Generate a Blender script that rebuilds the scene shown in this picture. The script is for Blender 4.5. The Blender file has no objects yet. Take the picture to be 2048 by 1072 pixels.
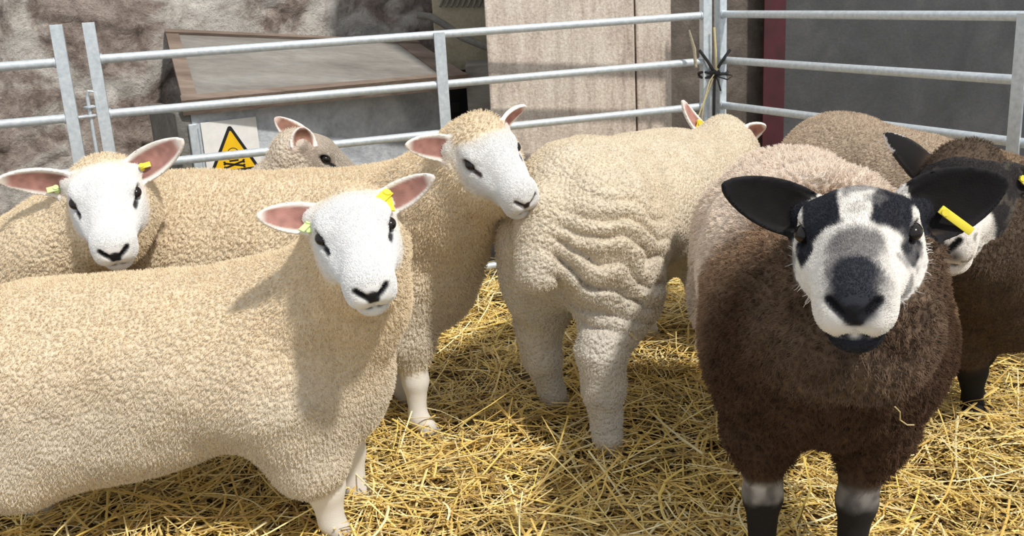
import bpy, math, random
import numpy as np
from mathutils import Matrix, Vector

# ------------------------------------------------------------------ camera, world, sun, exposure
SC = bpy.context.scene
COL = SC.collection
F_PX, PITCH, ROLL, CAM_H = 2000.0, math.radians(16.1), math.radians(-3.22), 1.2
cam_data = bpy.data.cameras.new('camera')
cam_data.sensor_width = 36.0
cam_data.lens = F_PX / 2048.0 * 36.0
cam_data.clip_start = 0.02
cam = bpy.data.objects.new('camera', cam_data)
COL.objects.link(cam)
_R = Matrix.Rotation(math.pi / 2 - PITCH, 4, 'X') @ Matrix.Rotation(ROLL, 4, 'Z')
cam.matrix_world = Matrix.Translation((0, 0, CAM_H)) @ _R
SC.camera = cam

w = bpy.data.worlds.new('sky')
SC.world = w
w.use_nodes = True
bg = w.node_tree.nodes['Background']
bg.inputs['Color'].default_value = (0.93, 0.97, 1.0, 1)
bg.inputs['Strength'].default_value = 0.82

sun_d = bpy.data.lights.new('sun', 'SUN')
sun_d.energy = 3.4
sun_d.angle = math.radians(3.5)
sun_d.color = (1.0, 0.95, 0.86)
sun = bpy.data.objects.new('sun', sun_d)
COL.objects.link(sun)
_sv = Vector((0.52, -0.57, 1.0)).normalized()      # towards the sun: high, from the right and a little from the front
sun.rotation_euler = _sv.to_track_quat('Z', 'Y').to_euler()

SC.view_settings.view_transform = 'Standard'
SC.view_settings.look = 'None'
SC.view_settings.gamma = 1.0
SC.view_settings.exposure = 0.0
SC.view_settings.use_curve_mapping = False

# ------------------------------------------------------------------ point helpers
R3 = np.array(_R.to_3x3())
CAMP = np.array([0, 0, CAM_H])
def at(px, py, Y):
    d = R3 @ np.array([(px - 1024) / F_PX, -(py - 536) / F_PX, -1.0])
    return CAMP + d * Y / d[1]
def atz(px, py, Z):
    d = R3 @ np.array([(px - 1024) / F_PX, -(py - 536) / F_PX, -1.0])
    return CAMP + d * (Z - CAM_H) / d[2]
def unit(v):
    v = np.asarray(v, float)
    return v / np.linalg.norm(v)

# ------------------------------------------------------------------ numpy noise
def _hash(ix, iy, iz, seed):
    h = (ix.astype(np.int64) * 374761393 + iy.astype(np.int64) * 668265263 + iz.astype(np.int64) * 1274126177 + seed * 974711) & 0xffffffff
    h = ((h ^ (h >> 13)) * 1103515245) & 0xffffffff
    h = (h ^ (h >> 16)) & 0xffffff
    return h / float(0xffffff)
def vnoise(P, scale, seed=0):
    P = np.asarray(P, float) * scale
    I = np.floor(P)
    f = P - I
    f = f * f * (3 - 2 * f)
    I = I.astype(np.int64)
    out = 0
    for dx in (0, 1):
        for dy in (0, 1):
            for dz in (0, 1):
                wgt = (f[:, 0] if dx else 1 - f[:, 0]) * (f[:, 1] if dy else 1 - f[:, 1]) * (f[:, 2] if dz else 1 - f[:, 2])
                out = out + wgt * _hash(I[:, 0] + dx, I[:, 1] + dy, I[:, 2] + dz, seed)
    return out
def fbm(P, scale, octv=4, seed=0):
    s, a, t = 0, 1.0, 0
    for k in range(octv):
        s = s + a * vnoise(P, scale * 2 ** k, seed + k * 17)
        t += a
        a *= 0.5
    return s / t
def sstep(a, b, x):
    t = np.clip((x - a) / (b - a), 0, 1)
    return t * t * (3 - 2 * t)

# ------------------------------------------------------------------ object helpers
def link(o, parent=None):
    COL.objects.link(o)
    if parent is not None:
        o.parent = parent
    return o
def tag(o, label=None, cat=None, group=None, kind=None):
    if label: o['label'] = label
    if cat: o['category'] = cat
    if group: o['group'] = group
    if kind: o['kind'] = kind
    return o
def empty(name, loc=(0, 0, 0)):
    o = bpy.data.objects.new(name, None)
    o.empty_display_size = 0.1
    o.location = loc
    COL.objects.link(o)
    return o
def mesh_np(name, V, F, mat, parent=None, smooth=True, attrs=None):
    """V (n,3), F list of equal-length face arrays (or list of such arrays)"""
    if not isinstance(F, list): F = [F]
    me = bpy.data.meshes.new(name)
    me.vertices.add(len(V))
    me.vertices.foreach_set('co', np.asarray(V, np.float32).ravel())
    F = [np.asarray(f, np.int32) for f in F if len(f)]
    li = np.concatenate([f.ravel() for f in F])
    tot = np.concatenate([np.full(len(f), f.shape[1], np.int32) for f in F])
    st = np.concatenate([[0], np.cumsum(tot)[:-1]]).astype(np.int32)
    me.loops.add(len(li)); me.loops.foreach_set('vertex_index', li)
    me.polygons.add(len(tot)); me.polygons.foreach_set('loop_start', st)
    try: me.polygons.foreach_set('loop_total', tot)
    except Exception: pass
    me.polygons.foreach_set('use_smooth', np.full(len(tot), smooth, bool))
    me.update(calc_edges=True)
    me.validate()
    for k, a in (attrs or {}).items():
        a = np.asarray(a, np.float32)
        if a.ndim == 2:
            at_ = me.attributes.new(k, 'FLOAT_COLOR', 'POINT')
            at_.data.foreach_set('color', np.concatenate([a, np.ones((len(a), 1), np.float32)], 1).ravel())
        else:
            at_ = me.attributes.new(k, 'FLOAT', 'POINT')
            at_.data.foreach_set('value', a)
    me.materials.append(mat)
    return link(bpy.data.objects.new(name, me), parent)

class MB:
    """collects boxes, bars and tubes into one mesh"""
    def __init__(s): s.V, s.F4, s.F3, s.n = [], [], [], 0
    def add(s, V, F4=(), F3=()):
        s.V.append(np.asarray(V, float))
        if len(F4): s.F4.append(np.asarray(F4) + s.n)
        if len(F3): s.F3.append(np.asarray(F3) + s.n)
        s.n += len(V)
        return s
    def frame_box(s, o, ax, ay, az, x0, x1, y0, y1, z0, z1, bev=0.0):
        """box in the frame o + x*ax + y*ay + z*az with chamfered edges"""
        o, ax, ay, az = [np.asarray(q, float) for q in (o, ax, ay, az)]
        c = np.array([(x0 + x1) / 2, (y0 + y1) / 2, (z0 + z1) / 2])
        h = np.array([(x1 - x0) / 2, (y1 - y0) / 2, (z1 - z0) / 2])
        import bmesh
        bm = bmesh.new()
        bmesh.ops.create_cube(bm, size=2.0)
        for v in bm.verts: v.co = Vector(h * np.array(v.co))
        if bev > 0:
            bmesh.ops.bevel(bm, geom=list(bm.edges), offset=min(bev, 0.45 * 2 * h.min()), segments=2, affect='EDGES', profile=0.5)
        bm.verts.ensure_lookup_table()
        V = np.array([v.co for v in bm.verts]) + c
        W = o + V[:, :1] * ax + V[:, 1:2] * ay + V[:, 2:] * az
        f4 = [[v.index for v in f.verts] for f in bm.faces if len(f.verts) == 4]
        f3 = [[v.index for v in f.verts] for f in bm.faces if len(f.verts) == 3]
        bm.free()
        return s.add(W, f4, f3)
    def tube(s, pts, r, n=14, caps=True):
        pts = np.asarray(pts, float)
        r = np.full(len(pts), r) if np.isscalar(r) else np.asarray(r, float)
        T = np.gradient(pts, axis=0)
        T /= np.linalg.norm(T, axis=1)[:, None]
        u = np.cross(T[0], [0.13, 0.21, 0.97] if abs(T[0][2]) < 0.9 else [1, 0.1, 0])
        u /= np.linalg.norm(u)
        V = []
        for k in range(len(pts)):
            u = u - T[k] * (u @ T[k]); u /= np.linalg.norm(u)
            v = np.cross(T[k], u)
            a = np.linspace(0, 2 * np.pi, n, endpoint=False)
            V.append(pts[k] + r[k] * (np.cos(a)[:, None] * u + np.sin(a)[:, None] * v))
        m = len(pts)
        V = np.concatenate(V)
        F = []
        for k in range(m - 1):
            for j in range(n):
                F.append([k * n + j, k * n + (j + 1) % n, (k + 1) * n + (j + 1) % n, (k + 1) * n + j])
        F3 = []
        if caps:
            V = np.concatenate([V, pts[:1], pts[-1:]])
            for j in range(n):
                F3.append([m * n, (j + 1) % n, j])
                F3.append([m * n + 1, (m - 1) * n + j, (m - 1) * n + (j + 1) % n])
        return s.add(V, F, F3)
    def prism(s, o, ax, ay, az, poly, h):
        o, ax, ay, az = [np.asarray(q, float) for q in (o, ax, ay, az)]
        n = len(poly)
        P = np.asarray(poly, float)
        b = o + P[:, :1] * ax + P[:, 1:2] * ay
        V = np.concatenate([b, b + az * h, [b.mean(0)], [b.mean(0) + az * h]])
        F4 = [[i, (i + 1) % n, n + (i + 1) % n, n + i] for i in range(n)]
        F3 = [[2 * n, (i + 1) % n, i] for i in range(n)] + [[2 * n + 1, n + i, n + (i + 1) % n] for i in range(n)]
        return s.add(V, F4, F3)
    def build(s, name, mat, parent=None, smooth=False):
        F = []
        if s.F4: F.append(np.concatenate(s.F4))
        if s.F3: F.append(np.concatenate(s.F3))
        o = mesh_np(name, np.concatenate(s.V), F, mat, parent, smooth)
        if smooth:
            try: o.data.set_sharp_from_angle(angle=math.radians(40))
            except Exception: pass
        return o

# ------------------------------------------------------------------ materials
def new_mat(name):
    m = bpy.data.materials.new(name)
    m.use_nodes = True
    nt = m.node_tree
    return m, nt, nt.nodes['Principled BSDF'], nt.nodes, nt.links
def noise_node(nd, lk, scale, detail=6, rough=0.6, vec=None, dist=0.0):
    n = nd.new('ShaderNodeTexNoise')
    n.inputs['Scale'].default_value = scale
    n.inputs['Detail'].default_value = detail
    n.inputs['Roughness'].default_value = rough
    n.inputs['Distortion'].default_value = dist
    if vec is not None: lk.new(vec, n.inputs['Vector'])
    return n
def ramp(nd, lk, fac, stops):
    r = nd.new('ShaderNodeValToRGB')
    e = r.color_ramp.elements
    while len(e) < len(stops): e.new(0.5)
    for k, (p, c) in enumerate(stops):
        e[k].position = p
        e[k].color = (*c, 1)
    lk.new(fac, r.inputs['Fac'])
    return r
def mix(nd, lk, fac, a, b, blend='MIX'):
    m = nd.new('ShaderNodeMix')
    m.data_type = 'RGBA'
    m.blend_type = blend
    if isinstance(fac, (int, float)): m.inputs[0].default_value = fac
    else: lk.new(fac, m.inputs[0])
    for k, s in ((6, a), (7, b)):
        if isinstance(s, tuple): m.inputs[k].default_value = (*s, 1)
        else: lk.new(s, m.inputs[k])
    return m.outputs[2]
def mth(nd, lk, op, a, b=None):
    m = nd.new('ShaderNodeMath')
    m.operation = op
    for k, s in ((0, a), (1, b)):
        if s is None: continue
        if isinstance(s, (int, float)): m.inputs[k].default_value = s
        else: lk.new(s, m.inputs[k])
    return m.outputs[0]
def objcoord(nd, lk, scale=(1, 1, 1)):
    t = nd.new('ShaderNodeTexCoord')
    mp = nd.new('ShaderNodeMapping')
    mp.inputs['Scale'].default_value = scale
    lk.new(t.outputs['Object'], mp.inputs['Vector'])
    return mp.outputs['Vector']
def bump(nd, lk, height, dist, strength=1.0, normal=None):
    b = nd.new('ShaderNodeBump')
    b.inputs['Distance'].default_value = dist
    if isinstance(strength, (int, float)): b.inputs['Strength'].default_value = strength
    else: lk.new(strength, b.inputs['Strength'])
    lk.new(height, b.inputs['Height'])
    if normal is not None: lk.new(normal, b.inputs['Normal'])
    return b.outputs['Normal']

def plain(name, col, rough=0.6, metal=0.0, var=0.15, scale=20, bmp=0.0):
    m, nt, b, nd, lk = new_mat(name)
    v = objcoord(nd, lk)
    n = noise_node(nd, lk, scale, vec=v)
    lk.new(ramp(nd, lk, n.outputs['Fac'], [(0.3, tuple(c * (1 - var) for c in col)), (0.7, tuple(min(1, c * (1 + var)) for c in col))]).outputs['Color'], b.inputs['Base Color'])
    b.inputs['Roughness'].default_value = rough
    b.inputs['Metallic'].default_value = metal
    if bmp: lk.new(bump(nd, lk, n.outputs['Fac'], bmp), b.inputs['Normal'])
    return m

def mat_galv():
    m, nt, b, nd, lk = new_mat('galvanised steel')
    v = objcoord(nd, lk)
    n = noise_node(nd, lk, 60, 4, vec=v)
    n2 = noise_node(nd, lk, 9, 4, vec=v)
    c1 = ramp(nd, lk, n.outputs['Fac'], [(0.3, (0.50, 0.56, 0.62)), (0.7, (0.72, 0.78, 0.83))]).outputs['Color']
    c = mix(nd, lk, mth(nd, lk, 'MULTIPLY', n2.outputs['Fac'], 0.35), c1, (0.42, 0.47, 0.52))
    lk.new(c, b.inputs['Base Color'])
    b.inputs['Metallic'].default_value = 0.35
    b.inputs['Roughness'].default_value = 0.42
    lk.new(bump(nd, lk, n.outputs['Fac'], 0.0015, 0.4), b.inputs['Normal'])
    return m
def mat_stone():
    m, nt, b, nd, lk = new_mat('lime washed rubble stone')
    v = objcoord(nd, lk)
    big = noise_node(nd, lk, 2.6, 8, 0.62, v, 0.6)
    mid = noise_node(nd, lk, 9, 8, 0.68, v, 0.4)
    fine = noise_node(nd, lk, 55, 6, 0.7, v)
    stone = ramp(nd, lk, mid.outputs['Fac'], [(0.30, (0.09, 0.068, 0.06)), (0.43, (0.26, 0.205, 0.18)), (0.56, (0.44, 0.37, 0.335)), (0.72, (0.56, 0.455, 0.42))]).outputs['Color']
    lime = ramp(nd, lk, mid.outputs['Fac'], [(0.3, (0.45, 0.415, 0.38)), (0.6, (0.76, 0.72, 0.68))]).outputs['Color']
    f = ramp(nd, lk, big.outputs['Fac'], [(0.47, (0, 0, 0)), (0.56, (1, 1, 1))]).outputs['Color']
    c = mix(nd, lk, f, stone, lime)
    c = mix(nd, lk, 0.55, c, ramp(nd, lk, fine.outputs['Fac'], [(0.3, (0.35, 0.34, 0.33)), (0.7, (0.72, 0.70, 0.68))]).outputs['Color'], 'OVERLAY')
    lk.new(c, b.inputs['Base Color'])
    b.inputs['Roughness'].default_value = 0.95
    n1 = bump(nd, lk, mid.outputs['Fac'], 0.05)
    lk.new(bump(nd, lk, fine.outputs['Fac'], 0.012, 1.0, n1), b.inputs['Normal'])
    return m
def mat_pillar():
    m, nt, b, nd, lk = new_mat('board marked concrete')
    v = objcoord(nd, lk, (1, 1, 0.12))
    v1 = objcoord(nd, lk)
    g = noise_node(nd, lk, 26, 6, 0.65, v)
    big = noise_node(nd, lk, 3.0, 6, 0.6, v1, 0.5)
    fine = noise_node(nd, lk, 90, 5, 0.7, v1)
    c = ramp(nd, lk, g.outputs['Fac'], [(0.28, (0.34, 0.285, 0.25)), (0.5, (0.54, 0.47, 0.42)), (0.72, (0.67, 0.60, 0.55))]).outputs['Color']
    c = mix(nd, lk, ramp(nd, lk, big.outputs['Fac'], [(0.45, (0, 0, 0)), (0.68, (0.55, 0.55, 0.55))]).outputs['Color'], c, (0.62, 0.58, 0.53))
    c = mix(nd, lk, 0.85, c, ramp(nd, lk, fine.outputs['Fac'], [(0.3, (0.33, 0.32, 0.31)), (0.7, (0.70, 0.69, 0.68))]).outputs['Color'], 'OVERLAY')
    sm_ = noise_node(nd, lk, 6, 8, 0.7, v1, 0.8)
    c = mix(nd, lk, 0.6, c, ramp(nd, lk, sm_.outputs['Fac'], [(0.35, (0.38, 0.37, 0.37)), (0.62, (0.60, 0.58, 0.56))]).outputs['Color'], 'OVERLAY')
    lk.new(c, b.inputs['Base Color'])
    b.inputs['Roughness'].default_value = 0.92
    n1 = bump(nd, lk, g.outputs['Fac'], 0.006)
    lk.new(bump(nd, lk, fine.outputs['Fac'], 0.004, 1.0, n1), b.inputs['Normal'])
    return m
def mat_patchy(name, c0, c1, c2, scale=4, rough=0.85, bmp=0.006, stretch=(1, 1, 1), fine_s=60):
    m, nt, b, nd, lk = new_mat(name)
    v = objcoord(nd, lk, stretch)
    a = noise_node(nd, lk, scale, 8, 0.65, v, 0.5)
    f = noise_node(nd, lk, fine_s, 5, 0.7, v)
    c = ramp(nd, lk, a.outputs['Fac'], [(0.3, c0), (0.52, c1), (0.72, c2)]).outputs['Color']
    c = mix(nd, lk, 0.45, c, ramp(nd, lk, f.outputs['Fac'], [(0.3, (0.36, 0.36, 0.36)), (0.7, (0.66, 0.66, 0.66))]).outputs['Color'], 'OVERLAY')
    lk.new(c, b.inputs['Base Color'])
    b.inputs['Roughness'].default_value = rough
    lk.new(bump(nd, lk, f.outputs['Fac'], bmp), b.inputs['Normal'])
    return m
def mat_sheep():
    """colour from the vertex attribute, curly staple bump where wool = 1, fine short hair elsewhere"""
    m, nt, b, nd, lk = new_mat('sheep coat')
    a = nd.new('ShaderNodeAttribute'); a.attribute_name = 'col'
    wl = nd.new('ShaderNodeAttribute'); wl.attribute_name = 'wool'
    v = objcoord(nd, lk)
    dn = noise_node(nd, lk, 38, 3, 0.5, v)
    wv = nd.new('ShaderNodeVectorMath'); wv.operation = 'MULTIPLY_ADD'
    lk.new(dn.outputs['Color'], wv.inputs[0]); wv.inputs[1].default_value = (0.012, 0.012, 0.012); lk.new(v, wv.inputs[2])
    vo = nd.new('ShaderNodeTexVoronoi'); vo.feature = 'SMOOTH_F1'
    vo.inputs['Scale'].default_value = 95
    vo.inputs['Smoothness'].default_value = 0.35
    lk.new(wv.outputs[0], vo.inputs['Vector'])
    n2 = noise_node(nd, lk, 230, 3, 0.6, v)
    h = mth(nd, lk, 'ADD', mth(nd, lk, 'MULTIPLY', vo.outputs['Distance'], -1.0), mth(nd, lk, 'MULTIPLY', n2.outputs['Fac'], 0.35))
    h = mth(nd, lk, 'MULTIPLY', h, wl.outputs['Fac'])
    nb = bump(nd, lk, h, 0.009, 0.9)
    n3 = noise_node(nd, lk, 420, 2, 0.6, v)
    nb = bump(nd, lk, n3.outputs['Fac'], 0.0012, 0.6, nb)
    nbig = noise_node(nd, lk, 7, 4, 0.6, v)
    c = mix(nd, lk, 0.35, a.outputs['Color'], ramp(nd, lk, nbig.outputs['Fac'], [(0.3, (0.42, 0.41, 0.40)), (0.7, (0.58, 0.585, 0.59))]).outputs['Color'], 'OVERLAY')
    lk.new(c, b.inputs['Base Color'])
    lk.new(c, b.inputs['Sheen Tint'])
    b.inputs['Roughness'].default_value = 0.85
    b.inputs['Specular IOR Level'].default_value = 0.2
    b.inputs['Sheen Weight'].default_value = 0.15
    b.inputs['Sheen Roughness'].default_value = 0.6
    lk.new(nb, b.inputs['Normal'])
    return m
def mat_attr(name, rough=0.8, spec=0.25):
    m, nt, b, nd, lk = new_mat(name)
    a = nd.new('ShaderNodeAttribute'); a.attribute_name = 'col'
    lk.new(a.outputs['Color'], b.inputs['Base Color'])
    b.inputs['Roughness'].default_value = rough
    b.inputs['Specular IOR Level'].default_value = spec
    return m
def mat_eye():
    m, nt, b, nd, lk = new_mat('dark wet eye')
    b.inputs['Base Color'].default_value = (0.012, 0.009, 0.008, 1)
    b.inputs['Roughness'].default_value = 0.16
    b.inputs['Specular IOR Level'].default_value = 0.35
    return m

M_GALV = mat_galv()
M_STONE = mat_stone()
M_PILLAR = mat_pillar()
M_SHEEP = mat_sheep()
M_FLEECE = mat_attr('fleece fibres', 0.9, 0.1)
M_STRAW = mat_attr('barley straw', 0.55, 0.4)
M_EYE = mat_eye()
M_FLOOR = mat_patchy('yard concrete', (0.10, 0.09, 0.08), (0.20, 0.18, 0.16), (0.28, 0.26, 0.23), 5)
M_BOX = mat_patchy('weathered galvanised sheet', (0.26, 0.28, 0.305), (0.50, 0.535, 0.59), (0.70, 0.725, 0.76), 5, 0.6, 0.004)
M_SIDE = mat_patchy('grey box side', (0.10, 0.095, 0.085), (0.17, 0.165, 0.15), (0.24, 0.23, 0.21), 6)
M_LIDWOOD = mat_patchy('old brown lid timber', (0.10, 0.07, 0.055), (0.20, 0.15, 0.12), (0.31, 0.25, 0.21), 7, 0.8, 0.004, (0.2, 1, 1))
M_LIDFELT = mat_patchy('grey lid sheet', (0.15, 0.137, 0.125), (0.23, 0.218, 0.202), (0.31, 0.298, 0.28), 6, 0.85, 0.004, (0.25, 1, 1))
M_DARKWALL = mat_patchy('dark brown render', (0.06, 0.05, 0.042), (0.115, 0.095, 0.08), (0.18, 0.15, 0.13), 7)
M_DOOR = mat_patchy('shade-darkened grey door sheet', (0.034, 0.034, 0.036), (0.052, 0.052, 0.055), (0.075, 0.075, 0.078), 3, 0.6, 0.002)  # grey lowered so the door looks as if it stands in shade
M_RED = plain('shade-darkened red painted steel', (0.050, 0.004, 0.008), 0.5, 0, 0.3, 14)  # red darkened in place of the shade on the upright
M_BEIGE = mat_patchy('olive beige board', (0.26, 0.23, 0.16), (0.36, 0.32, 0.235), (0.44, 0.40, 0.31), 5)
M_BLACK = plain('black plastic', (0.012, 0.012, 0.014), 0.45)
M_WHITE = plain('white sign plastic', (0.80, 0.79, 0.78), 0.45, 0, 0.06, 30)
M_YELLOW = plain('warning yellow', (0.86, 0.52, 0.01), 0.45, 0, 0.06, 30)
M_TAGY = plain('yellow tag plastic', (0.86, 0.72, 0.06), 0.35, 0, 0.05, 60)
M_TAGG = plain('pale lime tag plastic', (0.62, 0.80, 0.34), 0.35, 0, 0.05, 60)
M_TWINE = plain('pale straw twine', (0.62, 0.52, 0.28), 0.8, 0, 0.2, 200)

UP = np.array([0, 0, 1.0])
# ------------------------------------------------------------------ the setting
def rough_wall(name, p0, p1, z0, z1, amp, mat, seed, step=0.022):
    d = np.array([p1[0] - p0[0], p1[1] - p0[1], 0]); L = np.linalg.norm(d); d /= L
    nrm = np.array([d[1], -d[0], 0])
    nu, nv = int(L / step), int((z1 - z0) / step)
    U, Vv = np.meshgrid(np.linspace(0, L, nu), np.linspace(z0, z1, nv), indexing='ij')
    P = np.array([p0[0], p0[1], 0]) + U.reshape(-1, 1) * d + Vv.reshape(-1, 1) * UP
    h = fbm(P, 3.2, 5, seed)
    cell = np.abs(fbm(P, 5.0, 3, seed + 50) - 0.5) * 2
    P = P + nrm * (amp * (h - 0.5) * 2 + amp * 0.5 * (1 - np.clip(cell * 6, 0, 1)) * -1)[:, None]
    I = np.arange(nu * nv).reshape(nu, nv)
    Fq = np.stack([I[:-1, :-1], I[1:, :-1], I[1:, 1:], I[:-1, 1:]], -1).reshape(-1, 4)
    # thickness behind
    o = mesh_np(name, P, Fq, mat)
    sm = o.modifiers.new('thickness', 'SOLIDIFY'); sm.thickness = 0.2; sm.offset = -1
    tag(o, kind='structure')
    return o

fl = MB().frame_box((0, 0, -0.12), (1, 0, 0), (0, 1, 0), (0, 0, 1), -6, 6, -2, 8, -0.1, 0.06).build('floor', M_FLOOR)
tag(fl, kind='structure')

# box front: left-front corner and right-front corner at one height
BF0 = at(365, 200, 3.98)
BF1 = atz(975, 135, BF0[2])
bdir = unit([BF1[0] - BF0[0], BF1[1] - BF0[1], 0])
bnrm = np.array([-bdir[1], bdir[0], 0])             # away from the camera
wall0 = BF0 - bdir * 3.2 + bnrm * 0.62
wall1 = BF0 + bdir * 3.6 + bnrm * 0.62
rough_wall('wall_back', wall0, wall1, -0.1, 2.6, 0.045, M_STONE, 3)

# concrete pillar with its left edge just beyond the hurdle
PL0 = at(976, 140, 4.125); PL1 = at(1272, 140, 4.39); PL2 = at(1345, 140, 4.455)
pd = unit([PL1[0] - PL0[0], PL1[1] - PL0[1], 0]); pn = np.array([-pd[1], pd[0], 0])
Lp1 = np.linalg.norm((PL1 - PL0)[:2]); Lp2 = np.linalg.norm((PL2 - PL0)[:2])
pb = unit([0.02, 1.0, 0.0])
mb = MB()
mb.frame_box([PL0[0], PL0[1], 0], pd, pb, UP, 0, Lp1 - 0.003, 0, 0.5, -0.1, 2.6, 0.012)
mb.frame_box([PL0[0], PL0[1], 0], pd, pb, UP, Lp1 + 0.003, Lp2, 0.004, 0.5, -0.1, 2.6, 0.012)
tag(mb.build('pillar_back', M_PILLAR), kind='structure')

# dark rendered wall, shade-darkened red upright and sheet door to the right
DW0 = at(1340, 140, 5.02); DW1 = at(1600, 140, 5.25)
dd = unit([DW1[0] - DW0[0], DW1[1] - DW0[1], 0]); dn = np.array([-dd[1], dd[0], 0])
Ld = np.linalg.norm((DW1 - DW0)[:2])
mb = MB().frame_box([DW0[0], DW0[1], 0], dd, dn, UP, -0.3, Ld - 0.1, 0, 0.3, -0.1, 2.6)
tag(mb.build('wall_right', M_DARKWALL), kind='structure')
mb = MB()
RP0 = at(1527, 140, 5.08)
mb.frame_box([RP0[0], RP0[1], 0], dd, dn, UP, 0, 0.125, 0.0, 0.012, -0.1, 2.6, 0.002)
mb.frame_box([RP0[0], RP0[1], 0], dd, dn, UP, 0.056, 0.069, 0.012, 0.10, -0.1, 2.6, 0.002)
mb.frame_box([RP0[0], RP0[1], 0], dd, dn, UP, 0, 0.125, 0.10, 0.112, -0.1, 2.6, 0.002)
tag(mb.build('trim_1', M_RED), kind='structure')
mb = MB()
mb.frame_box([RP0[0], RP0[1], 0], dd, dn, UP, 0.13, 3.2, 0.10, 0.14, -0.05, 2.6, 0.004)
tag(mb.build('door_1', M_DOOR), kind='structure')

# ------------------------------------------------------------------ chest (storage bunker) with sloping lid
chest = empty('storage_chest', (*((BF0 + BF1) / 2)[:2], 0))
tag(chest, 'grey metal storage chest with a sloping wood-edged lid against the stone wall', 'storage chest')
def loc_build(mb, name, mat, root, smooth=False):
    o = mb.build(name, mat, None, smooth)
    off = np.array(root.location)
    o.data.transform(Matrix.Translation(-Vector(off)))
    o.parent = root
    return o
Lb = np.linalg.norm((BF1 - BF0)[:2])
zf = BF0[2]
base0 = np.array([BF0[0], BF0[1], 0])
mb = MB().frame_box(base0, bdir, bnrm, UP, 0.03, Lb - 0.10, 0.03, 0.05, -0.06, zf - 0.03, 0.004)
loc_build(mb, 'front_panel', M_BOX, chest)
mb = MB().frame_box(base0, bdir, bnrm, UP, -0.030, 0.03, 0.03, 0.50, -0.06, zf - 0.05, 0.006)
loc_build(mb, 'side_panel', M_SIDE, chest)
mb = MB().frame_box(base0, bdir, bnrm, UP, 0.012, 0.045, 0.012, 0.03, -0.06, zf - 0.10, 0.003)
mb.tube([base0 + bdir * 0.052 + bnrm * 0.02 + UP * 0.0, base0 + bdir * 0.052 + bnrm * 0.02 + UP * (zf - 0.12)], 0.006, 8)
loc_build(mb, 'corner_strip', M_GALV, chest)
# lid: a four-cornered leaf sloping up to the wall
q0 = BF0.copy(); q1 = atz(932, 149, BF0[2])
lr = unit(q1 - q0)
q3 = at(330, 62, 4.55); q2 = at(836, 40, 4.62)
ln = unit(np.cross(lr, q3 - q0))
if ln[2] < 0: ln = -ln
lf = np.cross(ln, lr)
Q2 = [np.array([(q - q0) @ lr, (q - q0) @ lf]) for q in (q0, q1, q2, q3)]
qm = sum(Q2) / 4
def lid_quad(fr):
    """point at fractions (u across, v up the lid)"""
    u, v = fr
    return (Q2[0] * (1 - u) + Q2[1] * u) * (1 - v) + (Q2[3] * (1 - u) + Q2[2] * u) * v
def lid_strip(name, u0, u1, v0, v1, z0, z1, mat):
    mb = MB().prism(q0 + ln * z0, lr, lf, ln, [lid_quad(f) for f in ((u0, v0), (u1, v0), (u1, v1), (u0, v1))], z1 - z0)
    return loc_build(mb, name, mat, chest)
lid_strip('front_edge', -0.004, 1.004, -0.02, 0.05, -0.062, 0.004, M_LIDWOOD)
lid_strip('side_edge', 0.0, 0.05, 0.05, 0.99, -0.03, 0.004, M_LIDWOOD)
lid_strip('side_edge', 0.91, 1.0, 0.05, 0.99, -0.03, 0.004, M_LIDWOOD)
lid_strip('back_edge', 0.0, 1.0, 0.95, 1.0, -0.03, 0.012, M_LIDWOOD)
lid_strip('lid_sheet', 0.05, 0.91, 0.05, 0.95, -0.02, -0.001, M_LIDFELT)
# concrete ledge beside the lid, behind the dark gap
lg0 = at(930, 130, q1[1] + 0.06)
mb = MB().frame_box([lg0[0], lg0[1], 0], (1, 0, 0), (0, 1, 0), UP, 0, 0.16, 0, 0.34, -0.06, lg0[2], 0.006)
tag(mb.build('ledge_back', M_LIDFELT), kind='structure')
mb = MB()
Lq = np.linalg.norm(q1 - q0)
mb.frame_box(base0, bdir, bnrm, UP, Lq - 0.005, Lq + 0.12, 0.01, 0.03, -0.06, zf + 0.0, 0.006)  # black panel stands in for the shade of the recess here
mb.frame_box(base0, bdir, bnrm, UP, Lq - 0.02, Lq + 0.05, -0.012, 0.012, zf - 0.19, zf - 0.14, 0.006)
mb.tube([base0 + bdir * (Lq - 0.03) - bnrm * 0.01 + UP * (zf - 0.15), base0 + bdir * (Lq - 0.045) - bnrm * 0.02 + UP * (zf - 0.185), base0 + bdir * (Lq - 0.01) - bnrm * 0.022 + UP * (zf - 0.21), base0 + bdir * (Lq + 0.02) - bnrm * 0.02 + UP * (zf - 0.25)], 0.007, 8)
loc_build(mb, 'latch_gap_panel', M_BLACK, chest)

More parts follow.
